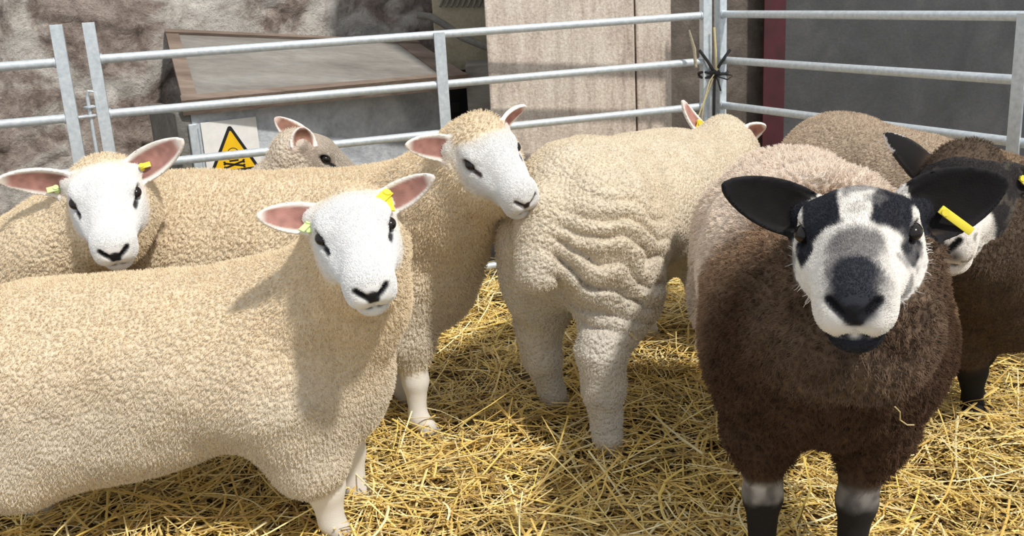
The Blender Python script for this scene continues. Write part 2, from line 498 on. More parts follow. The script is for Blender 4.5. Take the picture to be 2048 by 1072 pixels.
# warning sign fixed to the front of the chest
S0 = base0 + bdir * 0.062 + bnrm * 0.026
sgx = 0.228; zs1 = zf - 0.100; zs0 = zs1 - 0.24
sign = empty('warning_sign', tuple(S0 + bdir * sgx / 2 + UP * zs0))
tag(sign, 'white square plate with a yellow skull warning triangle on the chest front', 'warning sign')
so = S0 + UP * zs0
loc_build(MB().frame_box(so, bdir, UP, -bnrm, 0, sgx, 0, 0.24, -0.002, 0.004, 0.001), 'plate', M_WHITE, sign)
def rtri(cx, y0, wd, ht, rad, n=6):
    P = [np.array([cx - wd / 2, y0]), np.array([cx + wd / 2, y0]), np.array([cx, y0 + ht])]
    out = []
    for i in range(3):
        a, b_, c = P[i - 1], P[i], P[(i + 1) % 3]
        d0, d1 = unit(a - b_), unit(c - b_)
        half = math.acos(np.clip(d0 @ d1, -1, 1)) / 2
        cen = b_ + unit(d0 + d1) * rad / math.sin(half)
        t0 = b_ + d0 * rad / math.tan(half); t1 = b_ + d1 * rad / math.tan(half)
        a0 = math.atan2(*(t0 - cen)[::-1]); a1 = math.atan2(*(t1 - cen)[::-1])
        while a1 < a0: a1 += 2 * math.pi
        for q in np.linspace(a0, a1, n): out.append(cen + rad * np.array([math.cos(q), math.sin(q)]))
    return out
tr = loc_build(MB().prism(so - bnrm * 0.004, bdir, UP, -bnrm, rtri(sgx / 2, 0.025, 0.215, 0.20, 0.010), 0.0012), 'triangle_border', M_BLACK, sign)
yf = loc_build(MB().prism(so - bnrm * 0.0052, bdir, UP, -bnrm, rtri(sgx / 2, 0.037, 0.173, 0.162, 0.004), 0.0010), 'yellow_field', M_YELLOW, sign)
def ell2(cx, cy, rx, ry, n=18): return [(cx + rx * math.cos(a), cy + ry * math.sin(a)) for a in np.linspace(0, 2 * math.pi, n, endpoint=False)]
sk = MB(); so2 = so - bnrm * 0.0062; cx = sgx / 2
# skull outline, eyes, nose, teeth and crossed bones
for a0, a1 in ((0.2, math.pi - 0.2),):
    A = np.linspace(a0, a1, 10)
    for i in range(9):
        q = [(cx + 0.026 * math.cos(A[i]), 0.098 + 0.028 * math.sin(A[i])), (cx + 0.026 * math.cos(A[i + 1]), 0.098 + 0.028 * math.sin(A[i + 1])),
             (cx + 0.023 * math.cos(A[i + 1]), 0.098 + 0.025 * math.sin(A[i + 1])), (cx + 0.023 * math.cos(A[i]), 0.098 + 0.025 * math.sin(A[i]))]
        sk.prism(so2, bdir, UP, -bnrm, q, 0.0006)
for s_ in (-1, 1):
    sk.prism(so2, bdir, UP, -bnrm, ell2(cx + s_ * 0.0105, 0.094, 0.0075, 0.0055), 0.0006)
    sk.prism(so2, bdir, UP, -bnrm, [(cx + s_ * 0.026 - 0.003, 0.103), (cx + s_ * 0.026 + 0.003, 0.103), (cx + s_ * 0.019 + 0.003, 0.078), (cx + s_ * 0.019 - 0.003, 0.078)][::s_], 0.0006)
sk.prism(so2, bdir, UP, -bnrm, [(cx - 0.004, 0.081), (cx + 0.004, 0.081), (cx, 0.089)], 0.0006)
sk.prism(so2, bdir, UP, -bnrm, [(cx - 0.019, 0.069), (cx + 0.019, 0.069), (cx + 0.019, 0.076), (cx - 0.019, 0.076)], 0.0006)
for s_ in (-1, 1):
    a, b_ = np.array([cx - 0.040 * s_, 0.046]), np.array([cx + 0.040 * s_, 0.066])
    t = unit(b_ - a); nn = np.array([-t[1], t[0]]) * 0.004
    P = [a - nn, b_ - nn, b_ + nn, a + nn]
    sk.prism(so2, bdir, UP, -bnrm, P, 0.0006)
    for e in (a, b_):
        for q in (-1, 1): sk.prism(so2, bdir, UP, -bnrm, ell2(e[0], e[1] + q * 0.004, 0.005, 0.004, 10), 0.0006)
sk_ = loc_build(sk, 'skull_symbol', M_BLACK, sign)
yf.parent = tr; sk_.parent = tr

# beige board and dark conduit behind the right end of the lid
BB0 = at(866, 40, 4.70)
mb = MB().frame_box([BB0[0], BB0[1], 0], (1, 0, 0), (0, 1, 0), UP, 0, 0.27, 0, 0.03, q2[2] - 0.30, 1.9, 0.006)
bb = mb.build('beige_board', M_BEIGE)
tag(bb, 'olive beige board standing between the chest lid and the pale pillar', 'board')
pts = [at(835, 30, 4.62), at(860, 33, 4.62), at(890, 50, 4.6), at(925, 75, 4.57), at(975, 95, 4.56)]
cd = MB().tube(np.array(pts), 0.016, 12).build('conduit_pipe', M_SIDE, None, True)
tag(cd, 'bent dark conduit pipe running over the back of the chest lid', 'pipe')
mb = MB()
for k in range(9):  # slanted rods stand in for ribbed diagonal hatching
    a = at(880 + k * 11, 14, 4.68)
    mb.tube([a, a + bdir * 0.035 + UP * 0.055], 0.006, 6)
rb = mb.build('ribbed_rods', M_SIDE, None, True)
rb.name = 'ribbed_hatching'
tag(rb, 'dark ribbed coil fixed high on the olive beige board', 'hatching')

# ------------------------------------------------------------------ hurdles
S_R = 0.19
RZ = [CAM_H - S_R * (k + 1) for k in range(6)]      # rail heights, top one first
HA = np.array([-1.408, 3.561, 0]); HB = np.array([0.872, 4.318, 0])
hdir = unit(HB - HA); hn = np.array([-hdir[1], hdir[0], 0])
def post_mesh(o, d, n, z0, z1, wd=0.040, dp=0.036):
    mb = MB()
    # open channel: web facing the pen plus two flanges
    mb.frame_box(o, d, n, UP, -wd / 2, wd / 2, -dp / 2, -dp / 2 + 0.004, z0, z1, 0.001)
    mb.frame_box(o, d, n, UP, -wd / 2, -wd / 2 + 0.004, -dp / 2 + 0.004, dp / 2, z0, z1, 0.001)
    mb.frame_box(o, d, n, UP, wd / 2 - 0.004, wd / 2, -dp / 2 + 0.004, dp / 2, z0, z1, 0.001)
    return mb
def hurdle(name, A, B, label, posts, braces, dpn, post_h=1.135, n_out=None):
    d = unit(B - A); n = np.array([-d[1], d[0], 0])
    root = empty(name, tuple((A + B) / 2))
    tag(root, label, 'hurdle', 'galvanised hurdles round the pen')
    for P in posts:
        loc_build(post_mesh(P, d, n, -0.05, post_h), 'post', M_GALV, root)
    for P in braces:
        mb = MB().frame_box(P - n * 0.018, d, n, UP, -0.022, 0.022, -0.004, 0.004, RZ[-1] - 0.01, RZ[0] + 0.01, 0.001)
        loc_build(mb, 'brace', M_GALV, root)
    for k, z in enumerate(RZ):
        mb = MB().tube([A + UP * z, (A + B) / 2 + UP * z, B + UP * z], 0.0155, 16)
        for P, sgn in ((A, 1), (B, -1)):
            mb.tube([P + d * sgn * 0.021 + UP * z, P + d * sgn * 0.027 + UP * z], 0.0185, 12)
        loc_build(mb, 'rail', M_GALV, root, True)
    return root
HM = HA + (HB - HA) * 0.515
hb = hurdle('hurdle', HA, HB, 'long galvanised hurdle crossing in front of the chest and the pale pillar', [HA, HB], [HM], 1, 1.135)
HL1 = at(124, 120, 3.50); HL1 = np.array([HL1[0], HL1[1], 0]); HL0 = HL1 - hdir * 1.9
hl = hurdle('hurdle', HL0, HL1, 'galvanised hurdle beside the stone wall, only its end post in view', [HL0, HL1], [], 1)
# drop pin joining the two hurdles
mb = MB()
pp = (HL1 * 0.42 + HA * 0.58)
mb.tube([pp + UP * 0.10, pp + UP * 0.885], 0.0065, 10)
mb.tube([pp + UP * 0.885, pp + UP * 0.905 + hdir * 0.006, pp + UP * 0.90 + hdir * 0.03, pp + UP * 0.87 + hdir * 0.034], 0.0055, 10)
pn_ = loc_build(mb, 'drop_pin', M_GALV, hl, True)
for z in (0.82, 0.44):
    mb = MB()
    mb.tube([HL1 + hdir * 0.02 + UP * z, pp + hn * 0.012 + UP * z, pp + hdir * 0.016 + UP * z, pp - hn * 0.012 + UP * z, HL1 + hdir * 0.02 - hn * 0.01 + UP * z], 0.005, 8)
    mb.tube([HA - hdir * 0.02 + UP * (z + 0.03), pp + hn * 0.014 + UP * (z + 0.03), pp - hdir * 0.014 + UP * (z + 0.03), pp - hn * 0.014 + UP * (z + 0.03), HA - hdir * 0.02 - hn * 0.01 + UP * (z + 0.03)], 0.005, 8)
    loc_build(mb, 'eye_loop', M_GALV, hl, True)
HC = np.array([0.938, 4.335, 0])
HC2 = at(2045, 160, 3.06); HC2 = np.array([HC2[0], HC2[1], 0])
rdir = unit(HC2 - HC)
HD = HC + rdir * 2.35
hr = hurdle('hurdle', HC, HD, 'galvanised hurdle in front of the dark sheet door and red upright', [HC, HD], [HC2], 1)

# twine round the corner posts
zc = 0.77
ctr = (HB + HC) / 2
def loop(z, sx, sy, n=20, ph=0.0, dz=0.0):
    a = np.linspace(0, 2 * np.pi, n) + ph
    return [ctr + np.array([sx * math.cos(q), sy * math.sin(q), 0]) + UP * (z + dz * math.sin(2 * q)) for q in a]
mb = MB()
mb.tube(loop(zc, 0.062, 0.035, dz=0.006), 0.0055, 8)
mb.tube(loop(zc - 0.012, 0.060, 0.034, dz=-0.006), 0.0055, 8)
fc = ctr - np.array([0.0, 0.034, 0])
mb.tube([fc + UP * zc, fc + np.array([-0.03, -0.008, zc + 0.05]), fc + np.array([-0.066, -0.006, zc + 0.10])], 0.0065, 8)
mb.tube([fc + UP * zc, fc + np.array([0.03, -0.008, zc + 0.05]), fc + np.array([0.064, -0.006, zc + 0.095])], 0.0065, 8)
mb.tube([fc + UP * (zc - 0.005), fc + np.array([0.04, -0.02, zc - 0.006]), fc + np.array([0.075, -0.02, zc - 0.012]), fc + np.array([0.05, -0.02, zc - 0.028]), fc + np.array([0.005, -0.01, zc - 0.012])], 0.003, 8)
mb.tube([fc + UP * (zc - 0.005), fc + np.array([0.012, -0.012, zc - 0.03]), fc + np.array([0.024, -0.012, zc - 0.075])], 0.0035, 8)
mb.tube([fc + UP * (zc - 0.005), fc + np.array([-0.004, -0.012, zc - 0.1]), fc + np.array([-0.006, -0.012, zc - 0.22])], 0.006, 8)
mb.tube([fc + np.array([-0.016, 0, zc]), fc + np.array([0, -0.012, zc + 0.004]), fc + np.array([0.016, 0, zc])], 0.012, 8)
tw = mb.build('twine', M_BLACK, None, True)
tag(tw, 'black twine knotted round the two corner posts', 'twine')
mb = MB()
mb.tube([fc + np.array([0.012, -0.014, zc + 0.02]), fc + np.array([-0.025, -0.018, zc - 0.03]), fc + np.array([-0.045, -0.02, zc - 0.10]), fc + np.array([-0.075, -0.022, zc - 0.18])], 0.0028, 6)
mb.tube([fc + np.array([-0.01, -0.018, zc - 0.02]), fc + np.array([-0.05, -0.02, zc - 0.12]), fc + np.array([-0.06, -0.02, zc - 0.20])], 0.0024, 6)
mb.tube([fc + np.array([0.004, -0.012, zc + 0.01]), fc + np.array([0.002, -0.012, zc + 0.09]), fc + np.array([-0.004, -0.008, zc + 0.19])], 0.0045, 6)
tw2 = mb.build('twine', M_TWINE, None, True)
tag(tw2, 'pale straw-coloured twine hanging from the knot at the corner posts', 'twine')
mb = MB()
sp = at(1378, 60, 4.24); sq = at(1392, 135, 4.23)
mb.tube([sp, (sp + sq) / 2 + np.array([0.006, 0, 0]), sq], [0.004, 0.009, 0.006], 8)
ss = mb.build('straw_wisp', M_BEIGE, None, True)
tag(ss, 'dry straw wisp caught on the rail beside the corner post', 'straw wisp')

# ------------------------------------------------------------------ signed distance modelling for the sheep
class Grid:
    def __init__(s, X, Y, Z):
        s.X, s.Y, s.Z = [np.asarray(a, np.float32) for a in (X, Y, Z)]
        s.D = np.full((len(X), len(Y), len(Z)), 0.25, np.float32)
    def window(s, lo, hi):
        r = []
        for a, l, h in ((s.X, lo[0], hi[0]), (s.Y, lo[1], hi[1]), (s.Z, lo[2], hi[2])):
            i0, i1 = np.searchsorted(a, l), np.searchsorted(a, h)
            r.append(slice(max(0, i0 - 1), min(len(a), i1 + 1)))
        return r
    def apply(s, prim):
        lo, hi = prim.bounds()
        m = prim.k + 0.04
        sl = s.window(lo - m, hi + m)
        X, Y, Z = s.X[sl[0]], s.Y[sl[1]], s.Z[sl[2]]
        if not (len(X) and len(Y) and len(Z)): return
        d = prim.dist(X[:, None, None], Y[None, :, None], Z[None, None, :]).astype(np.float32)
        A = s.D[sl[0], sl[1], sl[2]]
        k = max(prim.k, 1e-4)
        if prim.sub:
            b = -d
            h = np.maximum(k - np.abs(A - b), 0) / k
            R = np.maximum(A, b) + h * h * k * 0.25
        else:
            h = np.maximum(k - np.abs(A - d), 0) / k
            R = np.minimum(A, d) - h * h * k * 0.25
        s.D[sl[0], sl[1], sl[2]] = R

class Prim:
    def __init__(s, k=0.02, col=None, wool=0.0, sub=False):
        s.k, s.col, s.wool, s.sub = k, col, wool, sub
class Cone(Prim):
    def __init__(s, a, b, ra, rb, **kw):
        super().__init__(**kw)
        s.a, s.b, s.ra, s.rb = np.asarray(a, float), np.asarray(b, float), ra, rb
    def bounds(s):
        r = max(s.ra, s.rb)
        return np.minimum(s.a, s.b) - r, np.maximum(s.a, s.b) + r
    def dist(s, X, Y, Z):
        d = s.b - s.a; L2 = d @ d + 1e-12
        px, py, pz = X - s.a[0], Y - s.a[1], Z - s.a[2]
        h = np.clip((px * d[0] + py * d[1] + pz * d[2]) / L2, 0, 1)
        return np.sqrt((px - h * d[0]) ** 2 + (py - h * d[1]) ** 2 + (pz - h * d[2]) ** 2) - (s.ra + (s.rb - s.ra) * h)
class Ell(Prim):
    def __init__(s, c, r, rot=None, **kw):
        super().__init__(**kw)
        s.c, s.r = np.asarray(c, float), np.asarray(r, float)
        s.rot = np.eye(3) if rot is None else np.asarray(rot, float)   # columns = axes
    def bounds(s):
        e = np.sqrt(((s.rot * s.r) ** 2).sum(1))
        return s.c - e, s.c + e
    def dist(s, X, Y, Z):
        px, py, pz = X - s.c[0], Y - s.c[1], Z - s.c[2]
        q = [px * s.rot[0, i] + py * s.rot[1, i] + pz * s.rot[2, i] for i in range(3)]
        k0 = np.sqrt((q[0] / s.r[0]) ** 2 + (q[1] / s.r[1]) ** 2 + (q[2] / s.r[2]) ** 2)
        k1 = np.sqrt((q[0] / s.r[0] ** 2) ** 2 + (q[1] / s.r[1] ** 2) ** 2 + (q[2] / s.r[2] ** 2) ** 2) + 1e-9
        return k0 * (k0 - 1.0) / k1
class Ear(Prim):
    """cupped leaf: base b, length axis e, opening normal n"""
    def __init__(s, b, e, n, L, W, th=0.0042, cup=9.0, bend=0.0, tipw=0.8, **kw):
        super().__init__(**kw)
        s.b = np.asarray(b, float); s.e = unit(e)
        n = np.asarray(n, float); n = n - s.e * (n @ s.e); s.n = unit(n)
        s.w = np.cross(s.n, s.e)
        s.L, s.W, s.th, s.cup, s.bend, s.tipw, s.rnd = L, W, th, cup, bend, tipw, 0.58
    def bounds(s):
        r = s.L * 0.62
        r = max(r, 0.06); c = s.b + s.e * s.L * 0.5
        return c - r, c + r
    def local(s, X, Y, Z):
        px, py, pz = X - s.b[0], Y - s.b[1], Z - s.b[2]
        return [px * a[0] + py * a[1] + pz * a[2] for a in (s.e, s.w, s.n)]
    def dist(s, X, Y, Z):
        t, y, z = s.local(X, Y, Z)
        u = np.clip(t / s.L, 0, 1)
        wid = s.W * (np.maximum(np.sin(np.pi * np.clip(0.16 + 0.84 * u, 0, 1) ** s.tipw), 0) ** s.rnd)
        cupz = s.cup * y * y * (1 - 0.35 * u) + s.bend * u * u * s.L - 0.012 * np.sin(np.pi * u)
        qy = np.abs(y) - wid
        qz = np.abs(z - cupz) * 0.82 - s.th
        d = np.sqrt(np.maximum(qy, 0) ** 2 + np.maximum(qz, 0) ** 2) + np.minimum(np.maximum(qy, qz), 0)
        over = np.maximum(np.maximum(-t, t - s.L), 0)
        return np.sqrt(np.maximum(d, 0) ** 2 + over ** 2) + np.minimum(d, 0)

def surface_nets(g):
    D, X, Y, Z = g.D, g.X, g.Y, g.Z
    D = D + np.where(D == 0, 1e-7, 0).astype(np.float32)
    S = D < 0
    nx, ny, nz = D.shape
    cnt = np.zeros((nx - 1, ny - 1, nz - 1), np.uint8)
    for i in (0, 1):
        for j in (0, 1):
            for k in (0, 1):
                cnt += S[i:nx - 1 + i, j:ny - 1 + j, k:nz - 1 + k]
    act = (cnt > 0) & (cnt < 8)
    I, J, K = np.nonzero(act)
    idx = np.full(act.shape, -1, np.int32)
    idx[I, J, K] = np.arange(len(I), dtype=np.int32)
    c = {}
    for i in (0, 1):
        for j in (0, 1):
            for k in (0, 1):
                c[i, j, k] = D[I + i, J + j, K + k]
    acc = np.zeros((len(I), 3)); n = np.zeros(len(I))
    co = lambda i, j, k: np.stack([X[I + i], Y[J + j], Z[K + k]], 1).astype(float)
    corners = list(c)
    for a in corners:
        for ax in range(3):
            if a[ax] == 0:
                b = list(a); b[ax] = 1; b = tuple(b)
                m = (c[a] < 0) != (c[b] < 0)
                den = c[a] - c[b]
                t = np.where(m, c[a] / np.where(den == 0, 1, den), 0)
                acc += np.where(m[:, None], co(*a) * (1 - t[:, None]) + co(*b) * t[:, None], 0)
                n += m
    V = acc / n[:, None]
    Q = []
    def quads(e, sg, o):
        i, j, k = np.nonzero(e)
        cells = [idx[i + dx, j + dy, k + dz] for dx, dy, dz in o]
        q = np.stack(cells, 1)
        flip = ~sg[i, j, k]
        q[flip] = q[flip][:, ::-1]
        return q[(q >= 0).all(1)]
    e = S[:-1] != S[1:]; e = e.copy(); e[:, 0] = e[:, -1] = False; e[:, :, 0] = e[:, :, -1] = False
    Q.append(quads(e, S[:-1], [(0, -1, -1), (0, 0, -1), (0, 0, 0), (0, -1, 0)]))
    e = (S[:, :-1] != S[:, 1:]).copy(); e[0] = e[-1] = False; e[:, :, 0] = e[:, :, -1] = False
    Q.append(quads(e, S[:, :-1], [(-1, 0, -1), (-1, 0, 0), (0, 0, 0), (0, 0, -1)]))
    e = (S[:, :, :-1] != S[:, :, 1:]).copy(); e[0] = e[-1] = False; e[:, 0] = e[:, -1] = False
    Q.append(quads(e, S[:, :, :-1], [(-1, -1, 0), (0, -1, 0), (0, 0, 0), (-1, 0, 0)]))
    return V, np.concatenate(Q)

def axis(lo, hi, fine, coarse, fstep):
    """coordinates from lo to hi, step coarse, fine step inside the intervals of fine"""
    out, x = [], lo
    while x < hi:
        out.append(x)
        st = coarse
        for a, b in fine:
            if a <= x <= b: st = fstep
            elif x < a < x + coarse: st = max(min(st, a - x), fstep)
        x += st
    out.append(hi)
    return np.array(out)

def vnormals(V, F):
    a = V[F[:, 2]] - V[F[:, 0]]; b = V[F[:, 3]] - V[F[:, 1]]
    fn = np.cross(a, b)
    N = np.zeros_like(V)
    for k in range(4): np.add.at(N, F[:, k], fn)
    return N / (np.linalg.norm(N, axis=1)[:, None] + 1e-12), 0.5 * np.linalg.norm(fn, axis=1)

def relax(V, F, it, wgt):
    for _ in range(it):
        A = np.zeros_like(V); n = np.zeros(len(V))
        for k in range(4):
            for m in (1, 3):
                np.add.at(A, F[:, k], V[F[:, (k + m) % 4]]); np.add.at(n, F[:, k], 1)
        V = V + (A / np.maximum(n, 1)[:, None] - V) * wgt[:, None]
    return V

# ------------------------------------------------------------------ sheep
def head_prims(kind):
    """in head space: x poll to nose, y to the animal's left, z out of the forehead"""
    skin = kind['skin']
    P = []
    A = lambda p: P.append(p)
    wh = skin
    A(Ell((0.048, 0, -0.051), (0.064, 0.064, 0.050), k=0.02, col=wh))
    A(Cone((0.070, 0, -0.050), (0.180, 0, -0.050), 0.056, 0.036, k=0.03, col=wh))
    A(Ell((0.192, 0, -0.055), (0.037, 0.043, 0.035), k=0.025, col=wh))
    A(Cone((0.050, 0, -0.090), (0.175, 0, -0.083), 0.050, 0.028, k=0.03, col=wh))
    for s in (-1, 1):
        A(Ell((0.070, s * 0.040, -0.082), (0.055, 0.028, 0.044), k=0.03, col=wh))
        A(Ell((0.062, s * 0.050, -0.022), (0.026, 0.015, 0.013), k=0.018, col=wh))
        A(Ell((0.118, s * 0.040, -0.060), (0.045, 0.016, 0.020), k=0.02, col=wh))
        A(Ell((0.205, s * 0.021, -0.069), (0.022, 0.020, 0.021), k=0.012, col=wh))
    A(Ell((0.190, 0, -0.101), (0.031, 0.030, 0.020), k=0.010, col=wh))
    # eye sockets, nostrils, philtrum, mouth
    for s in (-1, 1):
        A(Ell((0.078, s * 0.066, -0.037), (0.017, 0.010, 0.011), k=0.010, sub=True))
        A(Cone((0.092, s * 0.061, -0.039), (0.112, s * 0.052, -0.040), 0.0035, 0.002, k=0.008, sub=True))
        A(Cone((0.221, s * 0.024, -0.043), (0.229, s * 0.010, -0.056), 0.0042, 0.0042, k=0.007, sub=True))
    A(Cone((0.231, 0, -0.060), (0.225, 0, -0.088), 0.0026, 0.0025, k=0.005, sub=True))
    for s in (-1, 1):
        A(Cone((0.225, 0, -0.089), (0.192, s * 0.036, -0.088), 0.0030, 0.0024, k=0.005, sub=True))
        A(Cone((0.192, s * 0.036, -0.088), (0.155, s * 0.041, -0.080), 0.0022, 0.001, k=0.005, sub=True))
    for p in P: p.wool = 0.0
    return P

def seg_dist(P, a, b):
    a, b = np.asarray(a, float), np.asarray(b, float)
    d = b - a
    h = np.clip(((P - a) @ d) / (d @ d), 0, 1)
    return np.linalg.norm(P - a - h[:, None] * d, axis=1)

def sheep(spec):
    """builds one sheep: Empty root > body, fleece, eyes, tags"""
    s = spec['s']; hd = math.radians(spec['heading'])
    root = empty('sheep', (spec['x'], spec['y'], 0))
    root.rotation_euler = (0, 0, hd)
    tag(root, spec['label'], 'sheep', 'sheep standing in the straw pen')
    ch, sh = math.cos(hd), math.sin(hd)
    Rl = np.array([[ch, -sh, 0], [sh, ch, 0], [0, 0, 1]])      # local -> world
    toL = lambda p: Rl.T @ (np.asarray(p, float) - np.array([spec['x'], spec['y'], 0]))
    # head frame from the world points of poll and nose and the lateral hint
    poll = toL(spec['poll']); hs = spec['hs']
    hx = unit(Rl.T @ (np.asarray(spec['nose']) - np.asarray(spec['poll'])))
    hy = Rl.T @ np.asarray(spec['lat'], float); hy = unit(hy - hx * (hy @ hx))
    hz = np.cross(hx, hy)
    HR = np.stack([hx, hy, hz], 1)
    H = lambda q: poll + HR @ (np.asarray(q, float) * hs)
    C = spec['cols']; fl, skin, leg = C['fleece'], C['skin'], C['leg']
    wd = spec.get('wide', 1.0); zo = spec.get('zo', 0.0)
    pt = spec.get('pitch', 0.0)
    T = lambda x, y, z: np.array([x * s, y * s * wd, z * s + (zo + pt * x) * min(1.0, max(0.0, (z - 0.10) / 0.25))])
    prims = []
    A = prims.append
    W = dict(col=fl, wool=1.0)
    bu = spec.get('belly_up', 0.0)
    A(Ell(T(-0.02, 0, 0.485 + bu / 2), np.array([0.45, 0.205 * wd, 0.212 - bu / 2]) * s, k=0.05, **W))
    A(Ell(T(0.25, 0, 0.475 + bu / 2), np.array([0.21, 0.19 * wd, 0.225 - bu / 2]) * s, k=0.06, **W))
    A(Ell(T(0.36, 0, 0.44), np.array([0.115, 0.13 * wd, 0.165]) * s, k=0.07, **W))
    A(Ell(T(-0.29, 0, 0.505), np.array([0.215, 0.20 * wd, 0.20]) * s, k=0.06, **W))
    A(Cone(T(-0.34, 0, 0.585), T(0.26, 0, 0.585), 0.115 * s, 0.11 * s, k=0.06, **W))
    # neck
    nk0 = T(*spec.get('neck0', (0.30, 0, 0.54)))
    nk1 = H(spec.get('nk1', (0.02, 0, -0.125)))
    nr = spec.get('neck_r', (0.16, 0.098))
    mid = (nk0 + nk1) / 2 + np.asarray(spec.get('neck_bow', (0, 0, 0)), float)
    A(Cone(nk0, mid, nr[0] * s, (nr[0] * 0.45 + nr[1] * 0.55) * s, k=0.07, **W))
    A(Cone(mid, nk1, (nr[0] * 0.45 + nr[1] * 0.55) * s, nr[1] * s, k=0.06, **W))
    if spec.get('ruff', True):
        A(Cone(H((0.0, 0, -0.085)), H((0.10, 0, -0.135)), 0.074 * hs, 0.062 * hs, k=0.04, **W))
    # tail
    tl = spec.get('tail', (0.045, 0.034))
    A(Cone(T(-0.48, 0, 0.56), T(-0.525, 0, 0.43), tl[0] * s, tl[1] * s, k=0.03, **W))
    # legs
    feet = spec.get('feet', {})
    BL = dict(col=leg, wool=0.0)
    fw_ = spec.get('foreleg', 1.0); lt_ = spec.get('leg_t', 1.0)
    for sd, nm in ((1, 'l'), (-1, 'r')):
        fx, fy = feet.get('f' + nm, (0.29, sd * 0.105))
        A(Cone(T(0.26, sd * 0.10, 0.43), T(0.275 * 0.6 + fx * 0.4, sd * 0.065 + fy * 0.4, 0.27), 0.10 * s * fw_, 0.066 * s * fw_, k=0.05, **W))
        ww = spec.get('leg_wool', 0.225)
        kx, ky = 0.27 * 0.35 + fx * 0.65, sd * 0.105 * 0.35 + fy * 0.65
        A(Cone(T(0.275 * 0.6 + fx * 0.4, sd * 0.065 + fy * 0.4, 0.27), T(kx, ky, ww), 0.066 * s * fw_, 0.045 * s, k=0.03, **W))
        A(Cone(T(kx, ky, ww + 0.02), T(kx * 0.5 + fx * 0.5, ky * 0.5 + fy * 0.5, 0.165), 0.038 * s * lt_, 0.035 * s * lt_, k=0.02, **BL))
        A(Cone(T(kx * 0.5 + fx * 0.5, ky * 0.5 + fy * 0.5, 0.165), T(fx - 0.006, fy, 0.06), 0.033 * s * lt_, 0.023 * s * lt_, k=0.02, **BL))
        A(Cone(T(fx - 0.006, fy, 0.06), T(fx + 0.018, fy, 0.022), 0.027 * s, 0.028 * s, k=0.015, **BL))
        for q in (-1, 1):
            A(Ell(T(fx + 0.03, fy + q * 0.014, 0.006), np.array([0.034, 0.014, 0.024]) * s, k=0.004, col=C['hoof'], wool=0.0))
        hx_, hy_ = feet.get('h' + nm, (-0.41, sd * 0.12))
        dx, dy = hx_ + 0.41, hy_ - sd * 0.12
        A(Ell(T(-0.33 + dx * 0.15, sd * 0.11 + dy * 0.1, 0.43), np.array([0.155, 0.098 * wd, 0.20]) * s, k=0.05, **W))
        hkx, hky = -0.435 + dx * 0.75, sd * 0.12 + dy * 0.75
        hw = spec.get('hock_wool', 0.25)
        A(Cone(T(-0.33 + dx * 0.4, sd * 0.12 + dy * 0.3, 0.35), T(hkx, hky, hw), 0.095 * s, 0.052 * s, k=0.04, **W))
        HW = W if spec.get('woolly_hind') else BL
        thick = 1.28 if spec.get('woolly_hind') else 1.0
        A(Cone(T(hkx, hky, hw + 0.01), T(hkx + 0.006, hky, 0.175), 0.044 * s * thick, 0.038 * s * thick, k=0.02, **HW))
        A(Cone(T(hkx + 0.006, hky, 0.175), T(hx_ - 0.004, hy_, 0.06), 0.034 * s * thick, 0.026 * s * thick, k=0.02, **HW))
        A(Cone(T(hx_ - 0.004, hy_, 0.06), T(hx_ + 0.018, hy_, 0.022), 0.028 * s, 0.028 * s, k=0.015, **BL))
        for q in (-1, 1):
            A(Ell(T(hx_ + 0.03, hy_ + q * 0.014, 0.006), np.array([0.034, 0.014, 0.024]) * s, k=0.004, col=C['hoof'], wool=0.0))
    if 'extra' in spec: prims += spec['extra'](T, H, W)
    # head, in its own frame
    hp = []
    for p in head_prims(C):
        if isinstance(p, Ell):
            q = Ell(H(p.c), p.r * hs, HR, k=p.k * hs, col=p.col, wool=p.wool, sub=p.sub)
        else:
            q = Cone(H(p.a), H(p.b), p.ra * hs, p.rb * hs, k=p.k * hs, col=p.col, wool=p.wool, sub=p.sub)
        hp.append(q)
    if spec.get('topknot'):
        tk = spec['topknot']
        hp.insert(1, Ell(H((0.012, 0, -0.022)), np.array([0.052, 0.060, 0.040]) * hs * tk, HR, k=0.02, col=C.get('topcol', fl), wool=1.0))
    ears = []
    for sd in (1, -1):
        es = spec['ears'][0 if sd == 1 else 1]
        b0 = H(es.get('b', (0.008, sd * 0.056, -0.050)))
        e = toL(es['tip']) - b0
        n = Rl.T @ np.asarray(es['nw'], float)
        L, Wd = np.linalg.norm(e), es['W']
        er = Ear(b0, e, n, L, Wd, 0.0044 * hs, es.get('cup', 9.0) / hs, es.get('bend', 0.0), es.get('tipw', 0.8), k=0.010, col=C['ear'], wool=0.0)
        ears.append(er)
        prims.append(Cone(H((0.02, sd * 0.040, -0.050)), b0 + unit(e) * 0.012 * hs, 0.028 * hs, 0.018 * hs, k=0.02, col=C.get('ear_base', skin), wool=0.0))
    allp = prims + hp + ears
    allp = [p for p in allp if not p.sub] + [p for p in allp if p.sub]
    lo = np.min([p.bounds()[0] for p in allp if not p.sub], 0) - 0.03
    hi = np.max([p.bounds()[1] for p in allp if not p.sub], 0) + 0.03
    lo[2] = max(lo[2], -0.03)
    hc = H((0.10, 0, -0.05)); hrad = 0.15 * hs
    hlo, hhi = hc - hrad, hc + hrad
    for er in ears:
        hlo = np.minimum(hlo, np.minimum(er.b, er.b + er.e * er.L) - 0.025); hhi = np.maximum(hhi, np.maximum(er.b, er.b + er.e * er.L) + 0.025)
    fs, cs = spec.get('fine', 0.0036), spec.get('coarse', 0.012)
    ax = [axis(lo[i], hi[i], [(hlo[i], hhi[i])], cs, fs) for i in range(3)]
    g = Grid(*ax)
    for p in allp: g.apply(p)
    if 'carve' in spec:
        spec['carve'](g, T)
    V, Fq = surface_nets(g)
